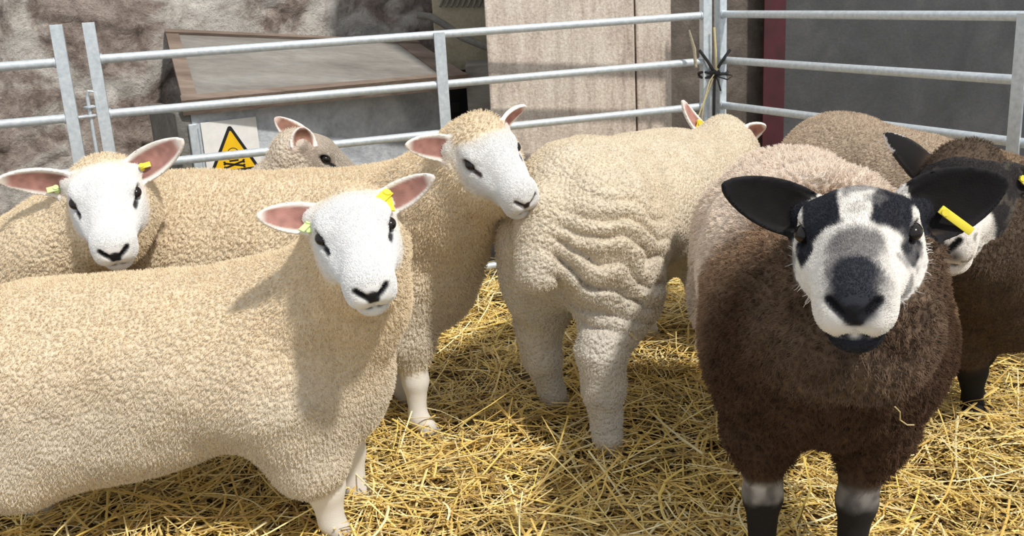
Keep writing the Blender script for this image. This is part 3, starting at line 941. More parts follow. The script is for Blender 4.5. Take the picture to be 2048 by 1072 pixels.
    # keep only the big island
    # colours: weight by nearest primitive
    wsum = np.zeros(len(V)); col = np.zeros((len(V), 3)); wool = np.zeros(len(V))
    X, Y, Z = V[:, 0], V[:, 1], V[:, 2]
    tau = 0.007
    for p in allp:
        if p.sub or p.col is None: continue
        d = p.dist(X, Y, Z)
        wgt = np.exp(-np.clip(d, -0.03, 0.3) / tau)
        wsum += wgt; col += wgt[:, None] * np.asarray(p.col); wool += wgt * p.wool
    col /= wsum[:, None]; wool /= wsum
    # fleece tint by place on the body
    Q = ((V - poll) @ HR) / hs                       # head space
    if 'leg_paint' in spec:
        low = V[:, 2] < 0.34 * s
        m_ = (low * spec['leg_paint'](V / s) * (1 - sstep(0.5, 0.9, wool)))[:, None]
        col = col * (1 - m_) + np.array([0.42, 0.40, 0.39]) * m_
    if 'body_paint' in spec:
        bp = spec['body_paint'](V / s, fl)
        wmask = sstep(0.4, 0.8, wool)[:, None]
        col = col * (1 - wmask) + bp * wmask
    # ears: inner colour and rim
    earw = np.zeros(len(V))
    for er in ears:
        t, y, z = er.local(X, Y, Z)
        d = er.dist(X, Y, Z)
        on = (d < 0.004) & (t > 0.012)
        earw = np.maximum(earw, on * 1.0)
        u = np.clip(t / er.L, 0, 1)
        wid = er.W * (np.maximum(np.sin(np.pi * np.clip(0.16 + 0.84 * u, 0, 1) ** er.tipw), 0) ** er.rnd)
        cupz = er.cup * y * y * (1 - 0.35 * u) + er.bend * u * u * er.L - 0.012 * np.sin(np.pi * u)
        inner = on & (z - cupz > -0.001) & (np.abs(y) < wid * 0.80) & (u < 0.92)
        f = np.where(inner, 1 - sstep(0.62, 0.80, np.abs(y) / (wid + 1e-6)), 0) * (1 - sstep(0.8, 0.95, u))
        ic = np.asarray(C['ear_in']) * (0.75 + 0.5 * vnoise(V, 90, 5))[:, None]
        deep = (1 - sstep(0.10, 0.42, u))[:, None]
        ic = ic * (1 - 0.45 * deep)
        col = col * (1 - f[:, None]) + ic * f[:, None]
        rim = on & (np.abs(y) > wid * 0.80)
        col = np.where(rim[:, None], np.asarray(C.get('ear_rim', C['ear'])), col)
        if 'tip_rim' in C: col = np.where((rim & (u > 0.74) & (np.abs(y) > wid * 0.90))[:, None], np.asarray(C['tip_rim']), col)
        wool = np.where(on, 0, wool)
    # face paint
    face = (wool < 0.6) & (earw < 0.5) & (Q[:, 0] > -0.06) & (Q[:, 0] < 0.27) & (np.abs(Q[:, 1]) < 0.11) & (np.abs(Q[:, 2] + 0.05) < 0.11)
    if 'face_paint' in spec:
        fc_ = spec['face_paint'](Q, col)
        col = np.where(face[:, None], fc_, col)
    dark = np.asarray(C['nose'])
    nw = spec.get('nose_w', 1.0)
    def paint(f, c):
        nonlocal col
        f = np.clip(f, 0, 1) * face
        col = col * (1 - f[:, None]) + np.asarray(c) * f[:, None]
    for sd in (-1, 1):
        paint(1 - sstep(0.0046 * nw, 0.0086 * nw, seg_dist(Q, (0.220, sd * 0.0255, -0.0415), (0.231, sd * 0.003, -0.059))), dark)
        paint(1 - sstep(0.004, 0.008, seg_dist(Q, (0.088, sd * 0.064, -0.038), (0.118, sd * 0.051, -0.041))) , np.asarray(C['nose']) * 1.6 + 0.02)
        paint(1 - sstep(0.0150, 0.0188, np.linalg.norm((Q - np.array([0.080, sd * 0.064, -0.034])) / np.array([1.15, 1, 0.8]), axis=1)), np.asarray(C['nose']) * 1.3)
        m0, m1 = (0.226, 0, -0.089), (0.192, sd * 0.037, -0.088)
        paint(0.95 * (1 - sstep(0.0024, 0.0058, seg_dist(Q, m0, m1))), dark * 1.2)
        paint(0.5 * (1 - sstep(0.0015, 0.004, seg_dist(Q, m1, (0.158, sd * 0.043, -0.080)))), dark * 1.5)
    paint(1 - sstep(0.0095 * nw, 0.0135 * nw, seg_dist(Q, (0.227, 0, -0.053), (0.231, 0, -0.060))), dark)
    paint(1 - sstep(0.003, 0.006, seg_dist(Q, (0.232, 0, -0.060), (0.227, 0, -0.089))), dark)
    V = relax(V, Fq, 2, 0.5 * sstep(0.3, 0.9, wool))
    N, fa = vnormals(V, Fq)
    # lumpy fleece
    amp = spec.get('lump', 0.006)
    V2 = V + N * (wool * amp * (fbm(V, 16, 3, spec['seed']) - 0.5) * 2)[:, None]
    body = mesh_np('body', V2, Fq, M_SHEEP, root, True, {'col': col, 'wool': wool})
    # fleece fibres
    fib = spec.get('fibres', 60000)
    if fib:
        fleece(root, V2, N, Fq, fa, col, wool, fib, spec.get('fib_len', 0.0075), spec['seed'], spec.get('tipmul', 1.12), cell=spec.get('cell', 0.0098))
    nf = spec.get('face_fibres', 30000)
    if nf:
        fleece(root, V2, N, Fq, fa, col, (1 - wool) * face * (np.abs(Q[:, 0] - 0.11) < 0.115) , nf, 0.0045, spec['seed'] + 50, 1.03, lie=-hx, name='face_hair')
    # eyes
    for sd in (-1, 1):
        ec = H((0.080, sd * 0.0605, -0.034))
        a, b_ = np.meshgrid(np.linspace(0, np.pi, 13), np.linspace(0, 2 * np.pi, 20, endpoint=False), indexing='ij')
        E = np.stack([np.sin(a) * np.cos(b_) * 0.0142, np.cos(a) * 0.0118, np.sin(a) * np.sin(b_) * 0.0108], -1).reshape(-1, 3) * hs
        E = ec + E @ HR.T
        n = 20
        Fe = [[i * n + j, i * n + (j + 1) % n, (i + 1) * n + (j + 1) % n, (i + 1) * n + j] for i in range(12) for j in range(n)]
        mesh_np('eye', E, np.array(Fe), M_EYE, root, True)
    # tags
    for tg in spec.get('tags', ()):
        er = ears[0 if tg['side'] == 1 else 1]
        o = er.b + er.e * er.L * tg.get('u', 0.25) + er.w * tg.get('v', 0.0) + er.n * tg.get('z', 0.012)
        d = HR @ unit(tg['d']) if 'd' in tg else unit(Rl.T @ np.asarray(tg['dw'], float)); nn = HR @ np.asarray(tg['n'], float) if 'n' in tg else Rl.T @ np.asarray(tg['nw'], float); nn = unit(nn - d * (nn @ d)); ww = np.cross(nn, d)
        mb = MB()
        Lt, Wt = tg.get('L', 0.045) * hs, tg.get('W', 0.011) * hs
        mb.frame_box(o, d, ww, nn, -Lt * 0.15, Lt * 0.85, -Wt / 2, Wt / 2, 0, 0.0035, 0.0012)
        mb.tube([o - nn * 0.012, o + nn * 0.0065], Wt * 0.42, 12)
        if tg.get('flap'):
            mb.frame_box(o - nn * 0.004, unit(d + 0.8 * ww), np.cross(nn, unit(d + 0.8 * ww)), nn, -Lt * 0.15, Lt * 0.7, -Wt / 2, Wt / 2, 0, 0.003, 0.001)
        t_ = mb.build('ear_tag', tg.get('mat', M_TAGY), root, True)
        tag(t_, tg['label'])
    return root

def fleece(root, V, N, F, fa, col, wool, count, length, seed, tipmul, lie=None, name='fleece', cell=0.0098):
    rng = np.random.default_rng(seed)
    fw = wool[F].mean(1)
    p = fa * np.clip((fw - 0.45) * 2.5, 0, 1)
    p[V[F][:, :, 2].mean(1) < 0.02] = 0
    p /= p.sum()
    fi = rng.choice(len(F), count, p=p)
    u, v = rng.random((2, count))
    q = F[fi]
    w0, w1, w2, w3 = (1 - u) * (1 - v), u * (1 - v), u * v, (1 - u) * v
    ip = lambda A: A[q[:, 0]] * w0[:, None] + A[q[:, 1]] * w1[:, None] + A[q[:, 2]] * w2[:, None] + A[q[:, 3]] * w3[:, None]
    P, n, c = ip(V), ip(N), ip(col)
    n /= np.linalg.norm(n, axis=1)[:, None] + 1e-9
    # staples: fibres lean towards a jittered cell centre
    cs = cell
    Pw = P + 0.011 * np.stack([vnoise(P, 55, 61 + k) - 0.5 for k in range(3)], 1) * 2
    J = np.floor(Pw / cs).astype(np.int64)
    jit = np.stack([_hash(J[:, 0], J[:, 1], J[:, 2], 11 + k) for k in range(3)], 1)
    cen = (J + 0.2 + 0.6 * jit) * cs
    tow = cen - Pw
    tow -= n * (tow * n).sum(1)[:, None]
    rnd = rng.normal(0, 1, (count, 3))
    rnd -= n * (rnd * n).sum(1)[:, None]
    L = length * (0.65 + 0.7 * rng.random(count))
    droop = np.array([0, 0, -1.0]) - n * n[:, 2:] * -1
    k = 4
    pts = np.empty((count, k, 3), np.float32)
    ph = rng.random(count) * 6.28
    side = np.cross(n, rnd); side /= np.linalg.norm(side, axis=1)[:, None] + 1e-9
    rn = rnd / (np.linalg.norm(rnd, axis=1)[:, None] + 1e-9)
    for i in range(k):
        t = i / (k - 1)
        curl = 0.0016 * t
        pts[:, i] = P - n * 0.002 + n * (L * t)[:, None] * 0.92 + tow * (0.75 * t) + rnd * 0.0012 * t + droop * (0.25 * L * t * t)[:, None] \
            + (rn * np.cos(ph + 4.2 * t)[:, None] + side * np.sin(ph + 4.2 * t)[:, None]) * curl
    if lie is not None:
        tl = lie - n * (n @ lie)[:, None]
        for i in range(k):
            t = i / (k - 1)
            pts[:, i] = P - n * 0.0005 + n * (L * t * (1 - 0.45 * t))[:, None] * 0.62 + tl * (L * t)[:, None] * 0.85 + rnd * 0.0006 * t
    cu = bpy.data.hair_curves.new(name)
    cu.add_curves([k] * count)
    cu.attributes['position'].data.foreach_set('vector', pts.ravel())
    ra = cu.attributes.get('radius') or cu.attributes.new('radius', 'FLOAT', 'POINT')
    rr = np.tile(np.array([0.00055, 0.0005, 0.0004, 0.00022], np.float32) * (1.0 if lie is None else 0.55), count)
    ra.data.foreach_set('value', rr)
    ca = cu.attributes.new('col', 'FLOAT_COLOR', 'CURVE')
    cc = np.clip(c * tipmul * (0.86 + 0.28 * rng.random(count))[:, None], 0, 0.95)
    ca.data.foreach_set('color', np.concatenate([cc, np.ones((count, 1))], 1).astype(np.float32).ravel())
    cu.materials.append(M_FLEECE)
    o = bpy.data.objects.new(name, cu)
    link(o, root)
    return o

# ---- colours
CREAM = (0.70, 0.575, 0.40)
WHITE = (0.745, 0.745, 0.75)
PINK = (0.40, 0.205, 0.175)
def cols(**k):
    d = dict(fleece=CREAM, skin=WHITE, leg=(0.78, 0.75, 0.71), ear=(0.78, 0.70, 0.64), ear_in=PINK, ear_rim=(0.85, 0.80, 0.75), hoof=(0.10, 0.085, 0.07), nose=(0.018, 0.018, 0.022))
    d.update(k)
    return d
def cream_paint(V, fl):
    """warmer along the top line, grey-cream low on the body"""
    n = fbm(V, 6, 4, 9)
    t = sstep(0.30, 0.62, V[:, 2] + 0.12 * (n - 0.5))
    warm, grey_low = np.array([0.695, 0.580, 0.42]), np.array([0.63, 0.56, 0.46])
    c = grey_low + (warm - grey_low) * t[:, None]
    return c * (0.92 + 0.16 * fbm(V, 24, 3, 4))[:, None]
SIDE_EARS = [dict(e=(-0.25, 0.95, 0.0), n=(0.25, 0.1, 1)), dict(e=(-0.25, -0.95, 0.0), n=(0.25, -0.1, 1))]
def lat_px(a, b, Y):
    """world direction from the image point a to b at depth Y"""
    return unit(at(*b, Y) - at(*a, Y))

SHEEP = []
# A: big lamb side-on in front
def a_extra(T, H, W):
    return [Ell(T(-0.19, -0.02, 0.392), np.array([0.29, 0.17, 0.140]), k=0.06, **W)]
SHEEP.append(dict(seed=1, label='cream lamb in front, side-on, its whole flank in view and white face turned to camera',
    x=-0.745, y=2.06, heading=0, s=0.97, zo=-0.050, pitch=0.045, wide=1.02, poll=(-0.3040, 1.8482, 0.8401), nose=(-0.2432, 1.6348, 0.7251), lat=(0.9699, 0.2153, 0.1139), hs=1.05,
    ears=[dict(tip=at(868, 352, 1.83), nw=(0.1, -1, 0.35), W=0.029), dict(tip=at(512, 432, 1.80), nw=(0.0, -1, 0.35), W=0.031)],
    cols=cols(), body_paint=cream_paint, fibres=130000, coarse=0.0105, neck0=(0.27, 0, 0.53), neck_r=(0.17, 0.105), neck_bow=(0.03, 0.03, -0.02),
    feet={'fr': (0.325, -0.06), 'fl': (0.355, 0.10), 'hr': (-0.47, -0.12), 'hl': (-0.45, 0.12)}, foreleg=1.36, leg_wool=0.265, leg_t=1.28, belly_up=0.02, extra=a_extra,
    tags=[dict(side=1, u=0.22, v=0.012, z=0.010, d=(0.55, -0.45, 0.15), n=(0.2, 0.2, 1), L=0.062, W=0.019, flap=True, label='yellow ear tag'),
          dict(side=-1, u=0.20, v=0.012, z=0.010, d=(0.6, -0.5, 0.1), n=(0.2, 0, 1), L=0.03, W=0.012, mat=M_TAGG, flap=True, label='pale lime ear tag')]))
# B: lamb at the left
SHEEP.append(dict(seed=2, label='cream lamb peering over the front lamb\'s back beside the stone wall',
    x=-1.54, y=2.545, heading=-8, s=0.96, zo=-0.035, pitch=0.06, poll=(-0.9580, 2.3446, 0.8444), nose=(-0.8846, 2.1530, 0.7017), lat=(0.9495, 0.3032, 0.0811), hs=1.12,
    ears=[dict(tip=at(367, 280, 2.36), nw=(0.1, -1, 0.2), W=0.040), dict(tip=at(-8, 360, 2.30), nw=(0.0, -1, -0.25), W=0.036)],
    cols=cols(), body_paint=cream_paint, fibres=70000, neck_r=(0.17, 0.115), neck0=(0.24, 0, 0.52),
    tags=[dict(side=1, u=0.24, v=0.0, z=0.008, d=(-0.1, 0.9, 0.0), n=(0.2, 0, 1), L=0.022, W=0.013, label='yellow ear tag'),
          dict(side=-1, u=0.25, v=0.010, z=0.008, d=(0.1, -0.8, 0), n=(0.2, 0, 1), L=0.022, W=0.014, mat=M_TAGG, label='pale lime ear tag')]))
# D: lamb standing behind A with its head turned three quarters
SHEEP.append(dict(seed=3, label='cream lamb with tan topknot and three-quarter profile behind the front lamb\'s head',
    x=-0.57, y=2.66, heading=-2, s=1.0, zo=0.024, pitch=-0.03, fib_len=0.0095, poll=(-0.0667, 2.3889, 0.8745), nose=(0.0539, 2.2220, 0.7372), lat=(0.8672, 0.4484, 0.2167), hs=1.04,
    ears=[dict(tip=at(1052, 211, 2.475), nw=(0.8, -0.35, -0.35), W=0.030), dict(tip=at(810, 290, 2.335), nw=(-0.1, -1, 0.0), W=0.033)],
    cols=cols(nose=(0.05, 0.035, 0.035)), body_paint=cream_paint, fibres=90000, topknot=1.02, nose_w=0.72, extra=lambda T, H, W: [Cone(H((0.0, -0.034, -0.095)), H((0.085, -0.022, -0.118)), 0.062, 0.045, k=0.03, **W), Cone(H((0.02, 0, -0.12)), T(0.36, -0.02, 0.50), 0.09, 0.14, k=0.05, **W)], neck0=(0.27, 0, 0.53), neck_r=(0.17, 0.10),
    feet={'fr': (0.30, -0.12), 'fl': (0.22, 0.10)}))
# E: grey-faced sheep against the hurdle
SHEEP.append(dict(seed=4, label='grey-faced sheep mostly hidden near the warning sign, ears and eye showing',
    x=-1.12, y=3.13, heading=0, s=0.88, zo=-0.03, poll=(-0.5991, 3.1172, 0.7800), nose=(-0.4285, 3.1506, 0.6320), lat=(-0.2007, 0.9613, 0.1644), hs=1.0,
    ears=[dict(tip=at(549, 235, 3.17), nw=(0.5, -1, 0.3), W=0.036), dict(tip=at(604, 253, 3.05), nw=(0.35, -1, 0.2), W=0.040)],
    cols=cols(fleece=(0.60, 0.52, 0.42), skin=(0.50, 0.44, 0.38), ear=(0.60, 0.45, 0.40), ear_in=(0.28, 0.15, 0.11)), fibres=30000, neck_r=(0.14, 0.09),
    tags=[dict(side=1, u=0.40, v=0.0, z=0.010, dw=(-0.45, -0.1, -0.75), nw=(0.4, -1, 0.2), L=0.045, W=0.014, label='yellow ear tag')]))
# F: centre sheep seen from the rump
def wrinkles(g, T):
    c = T(-0.43, -0.17, 0.43)
    sl = g.window(c - 0.30, c + 0.30)
    X, Y, Z = g.X[sl[0]][:, None, None], g.Y[sl[1]][None, :, None], g.Z[sl[2]][None, None, :]
    r = ((X - c[0]) / 0.17) ** 2 + ((Y - c[1]) / 0.16) ** 2 + ((Z - c[2]) / 0.17) ** 2
    msk = np.exp(-r * r * 0.8)
    P = np.stack(np.broadcast_arrays(X, Y, Z), -1).reshape(-1, 3).astype(float)
    wob = (fbm(P, 7, 3, 5).reshape(msk.shape) - 0.5)
    ph = (0.55 * X + 0.83 * Z) * 2 * np.pi / 0.046 + wob * 15
    ridge = np.abs(np.sin(ph * 0.5))
    g.D[sl[0], sl[1], sl[2]] += (msk * 0.026 * (1 - ridge) ** 1.6).astype(np.float32)
def f_extra(T, H, W):
    return [Ell(T(-0.40, -0.10, 0.50), np.array([0.12, 0.11, 0.17]), k=0.06, **W)]
SHEEP.append(dict(seed=5, label='cream sheep seen from behind with wrinkled thigh, standing in the middle of the pen',
    x=0.365, y=2.80, heading=58, s=1.10, belly_up=0.085, zo=-0.02, pitch=-0.13, wide=0.95, neck0=(0.30, 0, 0.48), poll=at(1452, 243, 3.38), nose=at(1475, 330, 3.60), lat=lat_px((1500, 270), (1385, 235), 3.38), hs=1.08,
    ears=[dict(tip=at(1364, 200, 3.36), nw=(0.75, -0.6, 0.1), W=0.030), dict(tip=at(1532, 250, 3.30), nw=(0.2, -0.9, -0.3), W=0.036)],
    cols=cols(skin=(0.74, 0.66, 0.52)), fibres=120000, coarse=0.0085, carve=wrinkles, body_paint=lambda V, fl: cream_paint(V, fl) * np.array([0.985, 1.035, 1.13]), woolly_hind=True, fib_len=0.0055, neck_r=(0.17, 0.12), topknot=1.0, tail=(0.062, 0.05), extra=f_extra,
    feet={'hr': (-0.43, -0.12), 'hl': (-0.26, 0.13), 'fr': (0.20, -0.12)},
    tags=[dict(side=1, u=0.36, v=0.0, z=0.010, dw=(-0.35, 0, -1), nw=(0.3, -1, 0.1), L=0.045, W=0.018, label='yellow ear tag')]))
# G: brown ram in front on the right
def g_paint(V, fl):
    n = fbm(V, 7, 4, 21)
    n2 = fbm(V, 40, 3, 22)
    t = sstep(0.05, 0.45, V[:, 0] + 0.75 * (0.61 - V[:, 2]) + 0.16 * (n - 0.5))
    pale, tan, brown = np.array([0.66, 0.57, 0.49]), np.array([0.30, 0.20, 0.13]), np.array([0.066, 0.038, 0.024])
    c = np.where((t < 0.5)[:, None], pale + (tan - pale) * sstep(0.0, 0.5, t)[:, None], tan + (brown - tan) * sstep(0.5, 1.0, t)[:, None])
    f = sstep(0.40, 0.52, V[:, 0]) * sstep(0.44, 0.54, V[:, 2]) * (0.1 + 0.9 * n2) * 0.7
    c = c * (1 - f[:, None]) + np.array([0.21, 0.15, 0.105]) * f[:, None]
    return c * (1 + (0.9 * fbm(V, 60, 2, 23) - 0.45) * (0.3 + 0.7 * t))[:, None]
def g_face(Q, col):
    n = fbm(Q, 45, 3, 31) - 0.5
    n2 = fbm(Q, 22, 3, 37) - 0.5
    c = np.tile(np.array([0.74, 0.71, 0.67]), (len(Q), 1))
    grey, black = np.array([0.16, 0.15, 0.155]), np.array([0.020, 0.021, 0.028])
    def put(f, k):
        nonlocal c
        f = np.clip(f, 0, 1)[:, None]
        c = c * (1 - f) + k * f
    for sd in (-1, 1):
        d = np.maximum(np.abs(Q[:, 0] - 0.062 ) / 0.050, np.abs(Q[:, 1] * sd - 0.0415 + 0.10 * (Q[:, 0] - 0.06)) / 0.0225) + 0.55 * n2 + 0.35 * n
        put(1 - sstep(0.86, 1.05, d), black)
        put(1 - sstep(0.013, 0.020, seg_dist(Q, (0.085, sd * 0.066, -0.040), (0.115, sd * 0.056, -0.045)) + 0.01 * n), black)
    put(0.9 * (1 - sstep(0.018, 0.046, seg_dist(Q, (0.160, 0, -0.010), (0.215, 0, -0.020)) + 0.05 * n2 + 0.02 * n)), grey * 0.8)
    put(1 - sstep(0.019, 0.031, seg_dist(Q, (0.200, 0, -0.020), (0.228, 0, -0.042)) + 0.012 * n), black * 1.4)
    put(0.75 * (1 - sstep(0.012, 0.05, np.abs(Q[:, 0] - 0.015) + 0.16 * n)) * (1 - sstep(0.02, 0.05, np.abs(Q[:, 1] - 0.012))), grey * 0.8)
    put(0.7 * sstep(0.12, 0.2, n2) , grey)
    for sd in (-1, 1): put(0.8 * (1 - sstep(0.006, 0.012, seg_dist(Q, (0.21, sd * 0.030, -0.074), (0.20, sd * 0.034, -0.078)))), grey)
    put(sstep(0.055, 0.062, np.abs(Q[:, 1])) * (1 - sstep(0.040, 0.052, Q[:, 0] + 0.01 * n)), black)
    put(sstep(-0.089, -0.094, Q[:, 2]) * sstep(0.14, 0.17, Q[:, 0]), black)
    return c
SHEEP.append(dict(seed=6, label='brown-fleeced sheep with white and black blotched face and black ears, facing camera',
    x=0.615, y=2.02, heading=-99, extra=lambda T, H, W: [Ell(T(0.24, 0.012, 0.39), np.array([0.21, 0.205, 0.145]), k=0.07, **W)] + [Cone(H((0.030, q * 0.066, -0.098)), H((0.105, q * 0.054, -0.116)), 0.042, 0.036, k=0.02, **W) for q in (-1, 1)], s=1.06, zo=0.055, pitch=0.125, wide=0.98, poll=(0.5266, 1.4723, 0.8859), nose=(0.4434, 1.2442, 0.8263), lat=(0.9333, -0.3549, 0.0549), hs=1.22,
    ears=[dict(tip=at(2016, 362, 1.42), nw=(-0.45, -1, 0.15), W=0.052), dict(tip=at(1444, 370, 1.48), nw=(-0.1, -1, 0.25), W=0.041)],
    cols=cols(ear_base=(0.012, 0.011, 0.012), fleece=(0.095, 0.058, 0.038), skin=(0.74, 0.71, 0.67), leg=(0.014, 0.013, 0.014), ear=(0.010, 0.009, 0.010), ear_in=(0.008, 0.0065, 0.007), ear_rim=(0.014, 0.013, 0.014), nose=(0.012, 0.012, 0.016), hoof=(0.02, 0.02, 0.02)),
    body_paint=g_paint, face_paint=g_face, fibres=150000, fib_len=0.0105, cell=0.016, coarse=0.0095, lump=0.014, neck_r=(0.18, 0.105), neck0=(0.24, 0, 0.48), nk1=(0.085, 0, -0.165), ruff=False, tipmul=1.22,
    feet={'fr': (0.26, -0.10), 'fl': (0.28, 0.06)}, leg_paint=lambda V: sstep(0.178, 0.200, V[:, 2] + 0.02 * (fbm(V, 40, 2, 8) - 0.5)) * (1 - sstep(0.215, 0.24, V[:, 2])) * (V[:, 0] > 0) * (0.3 + 0.7 * sstep(0.2, 0.75, fbm(V, 55, 2, 8))) * np.where(V[:, 1] > -0.02, 0.45, 1.0) ,
    tags=[dict(side=1, u=0.34, v=-0.012, z=0.014, dw=(0.78, -0.2, -0.62), nw=(-0.3, -1, 0.2), L=0.047, W=0.0105, label='yellow ear tag')]))
# H: dark-headed sheep behind it
def h_paint(V, fl):
    n = fbm(V, 7, 4, 41); n2 = fbm(V, 40, 3, 42)
    t = sstep(0.10, 0.42, V[:, 0] + 0.20 * (0.60 - V[:, 2]) + 0.12 * (n - 0.5))
    tan, brown, dk = np.array([0.42, 0.335, 0.255]), np.array([0.23, 0.16, 0.105]), np.array([0.082, 0.057, 0.040])
    c = np.where((t < 0.5)[:, None], tan + (brown - tan) * sstep(0.0, 0.5, t)[:, None], brown + (dk - brown) * sstep(0.5, 1.0, t)[:, None])
    return c * (0.80 + 0.40 * n2)[:, None]
def h_face(Q, col):
    n = fbm(Q, 40, 3, 51) - 0.5
    c = np.tile(np.array([0.030, 0.027, 0.028]), (len(Q), 1))
    f = sstep(0.115, 0.145, Q[:, 0] + 0.06 * n) * (1 - sstep(0.222, 0.232, Q[:, 0]))
    c = c * (1 - f[:, None]) + np.array([0.74, 0.70, 0.66]) * f[:, None]
    g_ = 0.7 * sstep(0.1, 0.2, fbm(Q, 60, 3, 57) - 0.5)
    return c * (1 - g_[:, None]) + np.array([0.10, 0.085, 0.07]) * g_[:, None]
SHEEP.append(dict(seed=7, label='dark-headed tan sheep with brown topknot standing behind the blotched-face sheep',
    x=1.105, y=2.66, heading=-71, s=1.05, zo=-0.006, pitch=-0.06, wide=0.95, poll=(0.9304, 2.0073, 0.8176), nose=(0.8023, 1.8113, 0.7300), lat=(0.7987, -0.5849, 0.1414), hs=1.18,
    ears=[dict(tip=at(2090, 372, 1.93), nw=(0.1, -1, 0.2), W=0.030), dict(tip=at(1768, 266, 2.06), nw=(0.3, 0.8, -0.6), W=0.031)],
    cols=cols(fleece=(0.10, 0.065, 0.042), skin=(0.05, 0.045, 0.042), leg=(0.012, 0.011, 0.012), ear=(0.014, 0.0125, 0.0135), ear_in=(0.010, 0.008, 0.009), tip_rim=(0.62, 0.60, 0.59), ear_rim=(0.03, 0.027, 0.027), nose=(0.012, 0.012, 0.015), topcol=(0.13, 0.075, 0.04), hoof=(0.02, 0.02, 0.02)),
    body_paint=h_paint, face_paint=h_face, fibres=100000, topknot=0.98, neck_r=(0.18, 0.105), neck0=(0.24, 0, 0.47), nk1=(0.05, 0, -0.14), tipmul=1.3,
    feet={'fr': (0.26, -0.005), 'fl': (0.16, 0.09)},
    tags=[dict(side=1, u=0.45, v=0.0, z=0.010, dw=(0.6, -0.1, -0.6), nw=(0, -1, 0.2), L=0.022, W=0.011, label='yellow ear tag')]))
import time as _t
for sp_ in SHEEP:
    t0 = _t.time()
    sheep(sp_)
    print('SHEEP', sp_['seed'], round(_t.time() - t0, 1))

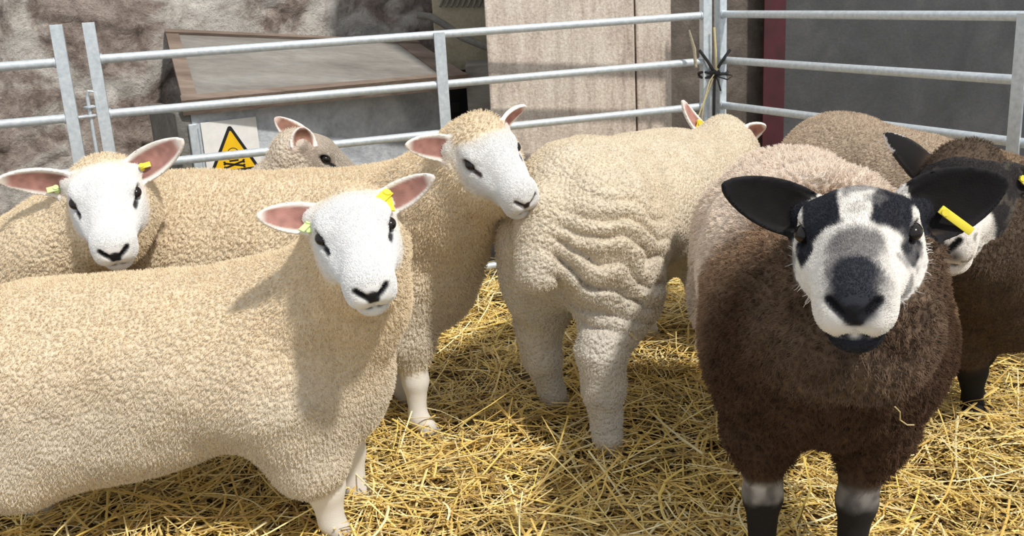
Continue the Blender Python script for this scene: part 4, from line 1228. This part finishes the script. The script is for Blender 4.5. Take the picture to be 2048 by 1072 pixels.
# ------------------------------------------------------------------ straw bedding: one uncountable mass
def straw_height(P2):
    P = np.concatenate([P2, np.zeros((len(P2), 1))], 1)
    return 0.055 * (fbm(P, 2.2, 4, 77) - 0.5) * 2 + 0.03 * (fbm(P, 9, 3, 78) - 0.5) * 2 + 0.005
def straw_bed(count, seed=5):
    rng = np.random.default_rng(seed)
    Vs, Fs, Cs = [], [], []
    x = np.arange(-2.0, 2.35, 0.03); y = np.arange(0.9, 4.35, 0.03)
    X, Y = np.meshgrid(x, y, indexing='ij')
    P2 = np.stack([X.ravel(), Y.ravel()], 1)
    h = straw_height(P2) - 0.02
    Vb = np.concatenate([P2, h[:, None]], 1)
    I = np.arange(len(P2)).reshape(X.shape)
    Fb = np.stack([I[:-1, :-1], I[1:, :-1], I[1:, 1:], I[:-1, 1:]], -1).reshape(-1, 4)
    Fb = Fb[(((P2[:, 0] - HA[0]) * hn[0] + (P2[:, 1] - HA[1]) * hn[1] < 0.10) & ((P2[:, 0] - HC[0]) * rdir[1] - (P2[:, 1] - HC[1]) * rdir[0] > -0.14))[Fb].all(1)]
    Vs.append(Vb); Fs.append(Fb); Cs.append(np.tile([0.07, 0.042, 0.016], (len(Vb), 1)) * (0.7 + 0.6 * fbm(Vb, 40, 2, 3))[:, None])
    # straws, denser towards the camera
    cy = 0.95 + 3.3 * rng.random(count) ** 1.35
    cx = -1.9 + 4.15 * rng.random(count)
    keep = np.abs(cx - 0.15) < 0.62 * cy + 0.75
    lim = lambda X_, Y_: ((X_ - HA[0]) * hn[0] + (Y_ - HA[1]) * hn[1] < 0.10) & ((X_ - HC[0]) * rdir[1] - (Y_ - HC[1]) * rdir[0] > -0.14)
    keep &= lim(cx, cy)
    cx, cy = cx[keep], cy[keep]
    n = len(cx)
    ang = rng.random(n) * 2 * np.pi
    L = 0.05 + 0.22 * rng.random(n) ** 1.4
    tilt = rng.normal(0, 0.24, n)
    big = rng.random(n) < 0.03
    L = np.where(big, 0.20 + 0.2 * rng.random(n), L)
    bend = rng.normal(0, 0.16, n)
    r = 0.0012 + 0.0019 * rng.random(n) ** 1.7
    r = np.where(big, r + 0.0009, r); bend = np.where(big, bend * 2.2, bend)
    base = straw_height(np.stack([cx, cy], 1)) - 0.014 + big * 0.018 + 0.058 * rng.random(n) ** 1.7
    K, S = 5, 4
    d = np.stack([np.cos(ang), np.sin(ang), np.zeros(n)], 1)
    sd = np.stack([-np.sin(ang), np.cos(ang), np.zeros(n)], 1)
    rings = []
    for k in range(K):
        t = k / (K - 1) - 0.5
        p = np.stack([cx, cy, base], 1) + d * (L * t)[:, None] + sd * (bend * L * (4 * t * t - 0.5) * 0.5)[:, None]
        p[:, 2] += L * t * tilt - np.abs(bend) * L * (t * t) * 0.5
        for q in range(S):
            a = q * 2 * np.pi / S + ang
            flat = 0.5
            rings.append(p + sd * (r * np.cos(a))[:, None] + UP * (r * flat * np.sin(a))[:, None])
    V = np.stack(rings, 1).reshape(-1, 3)
    o = np.arange(n)[:, None] * (K * S)
    f = []
    for k in range(K - 1):
        for q in range(S):
            f.append(np.concatenate([o + k * S + q, o + k * S + (q + 1) % S, o + (k + 1) * S + (q + 1) % S, o + (k + 1) * S + q], 1))
    Fq = np.concatenate(f)
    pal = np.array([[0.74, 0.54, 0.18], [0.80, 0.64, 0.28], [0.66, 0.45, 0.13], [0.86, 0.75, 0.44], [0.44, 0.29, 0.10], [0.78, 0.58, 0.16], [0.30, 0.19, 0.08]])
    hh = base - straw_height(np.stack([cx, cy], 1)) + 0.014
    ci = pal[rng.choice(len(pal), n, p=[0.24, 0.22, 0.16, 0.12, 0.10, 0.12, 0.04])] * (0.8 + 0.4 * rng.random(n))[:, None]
    ci = ci * (0.32 + 0.80 * sstep(0.0, 0.022, hh + 0.006 * rng.normal(0, 1, n)))[:, None]  # lower straws dirtier brown, with shade between straws put into the colour
    nb = len(Vb)
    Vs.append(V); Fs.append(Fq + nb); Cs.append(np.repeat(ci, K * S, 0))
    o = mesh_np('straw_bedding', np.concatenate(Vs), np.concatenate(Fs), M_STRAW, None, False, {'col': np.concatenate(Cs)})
    tag(o, 'deep golden straw bedding covering the floor of the pen', 'straw', kind='stuff')
straw_bed(62000)

# stray stalks caught in the fleece
bpy.context.view_layer.update()
DG = bpy.context.evaluated_depsgraph_get()
def on_surface(px, py):
    d = R3 @ np.array([(px - 1024) / F_PX, -(py - 536) / F_PX, -1.0])
    hit, loc, nrm, *_ = SC.ray_cast(DG, Vector(CAMP), Vector(d))
    return np.array(loc) + np.array(nrm) * 0.013 if hit else at(px, py, 2.0)
def stalk(pts, r, label):
    mb = MB().tube([on_surface(*p) for p in pts], r, 8)
    print('STALK', [np.round(on_surface(*p), 3) for p in pts])
    o = mb.build('straw_stalk', M_TWINE, None, True)
    tag(o, label, 'straw stalk')
stalk([(1782, 800), (1787, 815), (1790, 828), (1804, 838), (1816, 841)], 0.0011, 'thin bent straw caught in the chest fleece of the brown sheep')
stalk([(1254, 660), (1262, 668), (1266, 680)], 0.0018, 'short pale straw stuck to the wrinkled thigh of the sheep seen from behind')
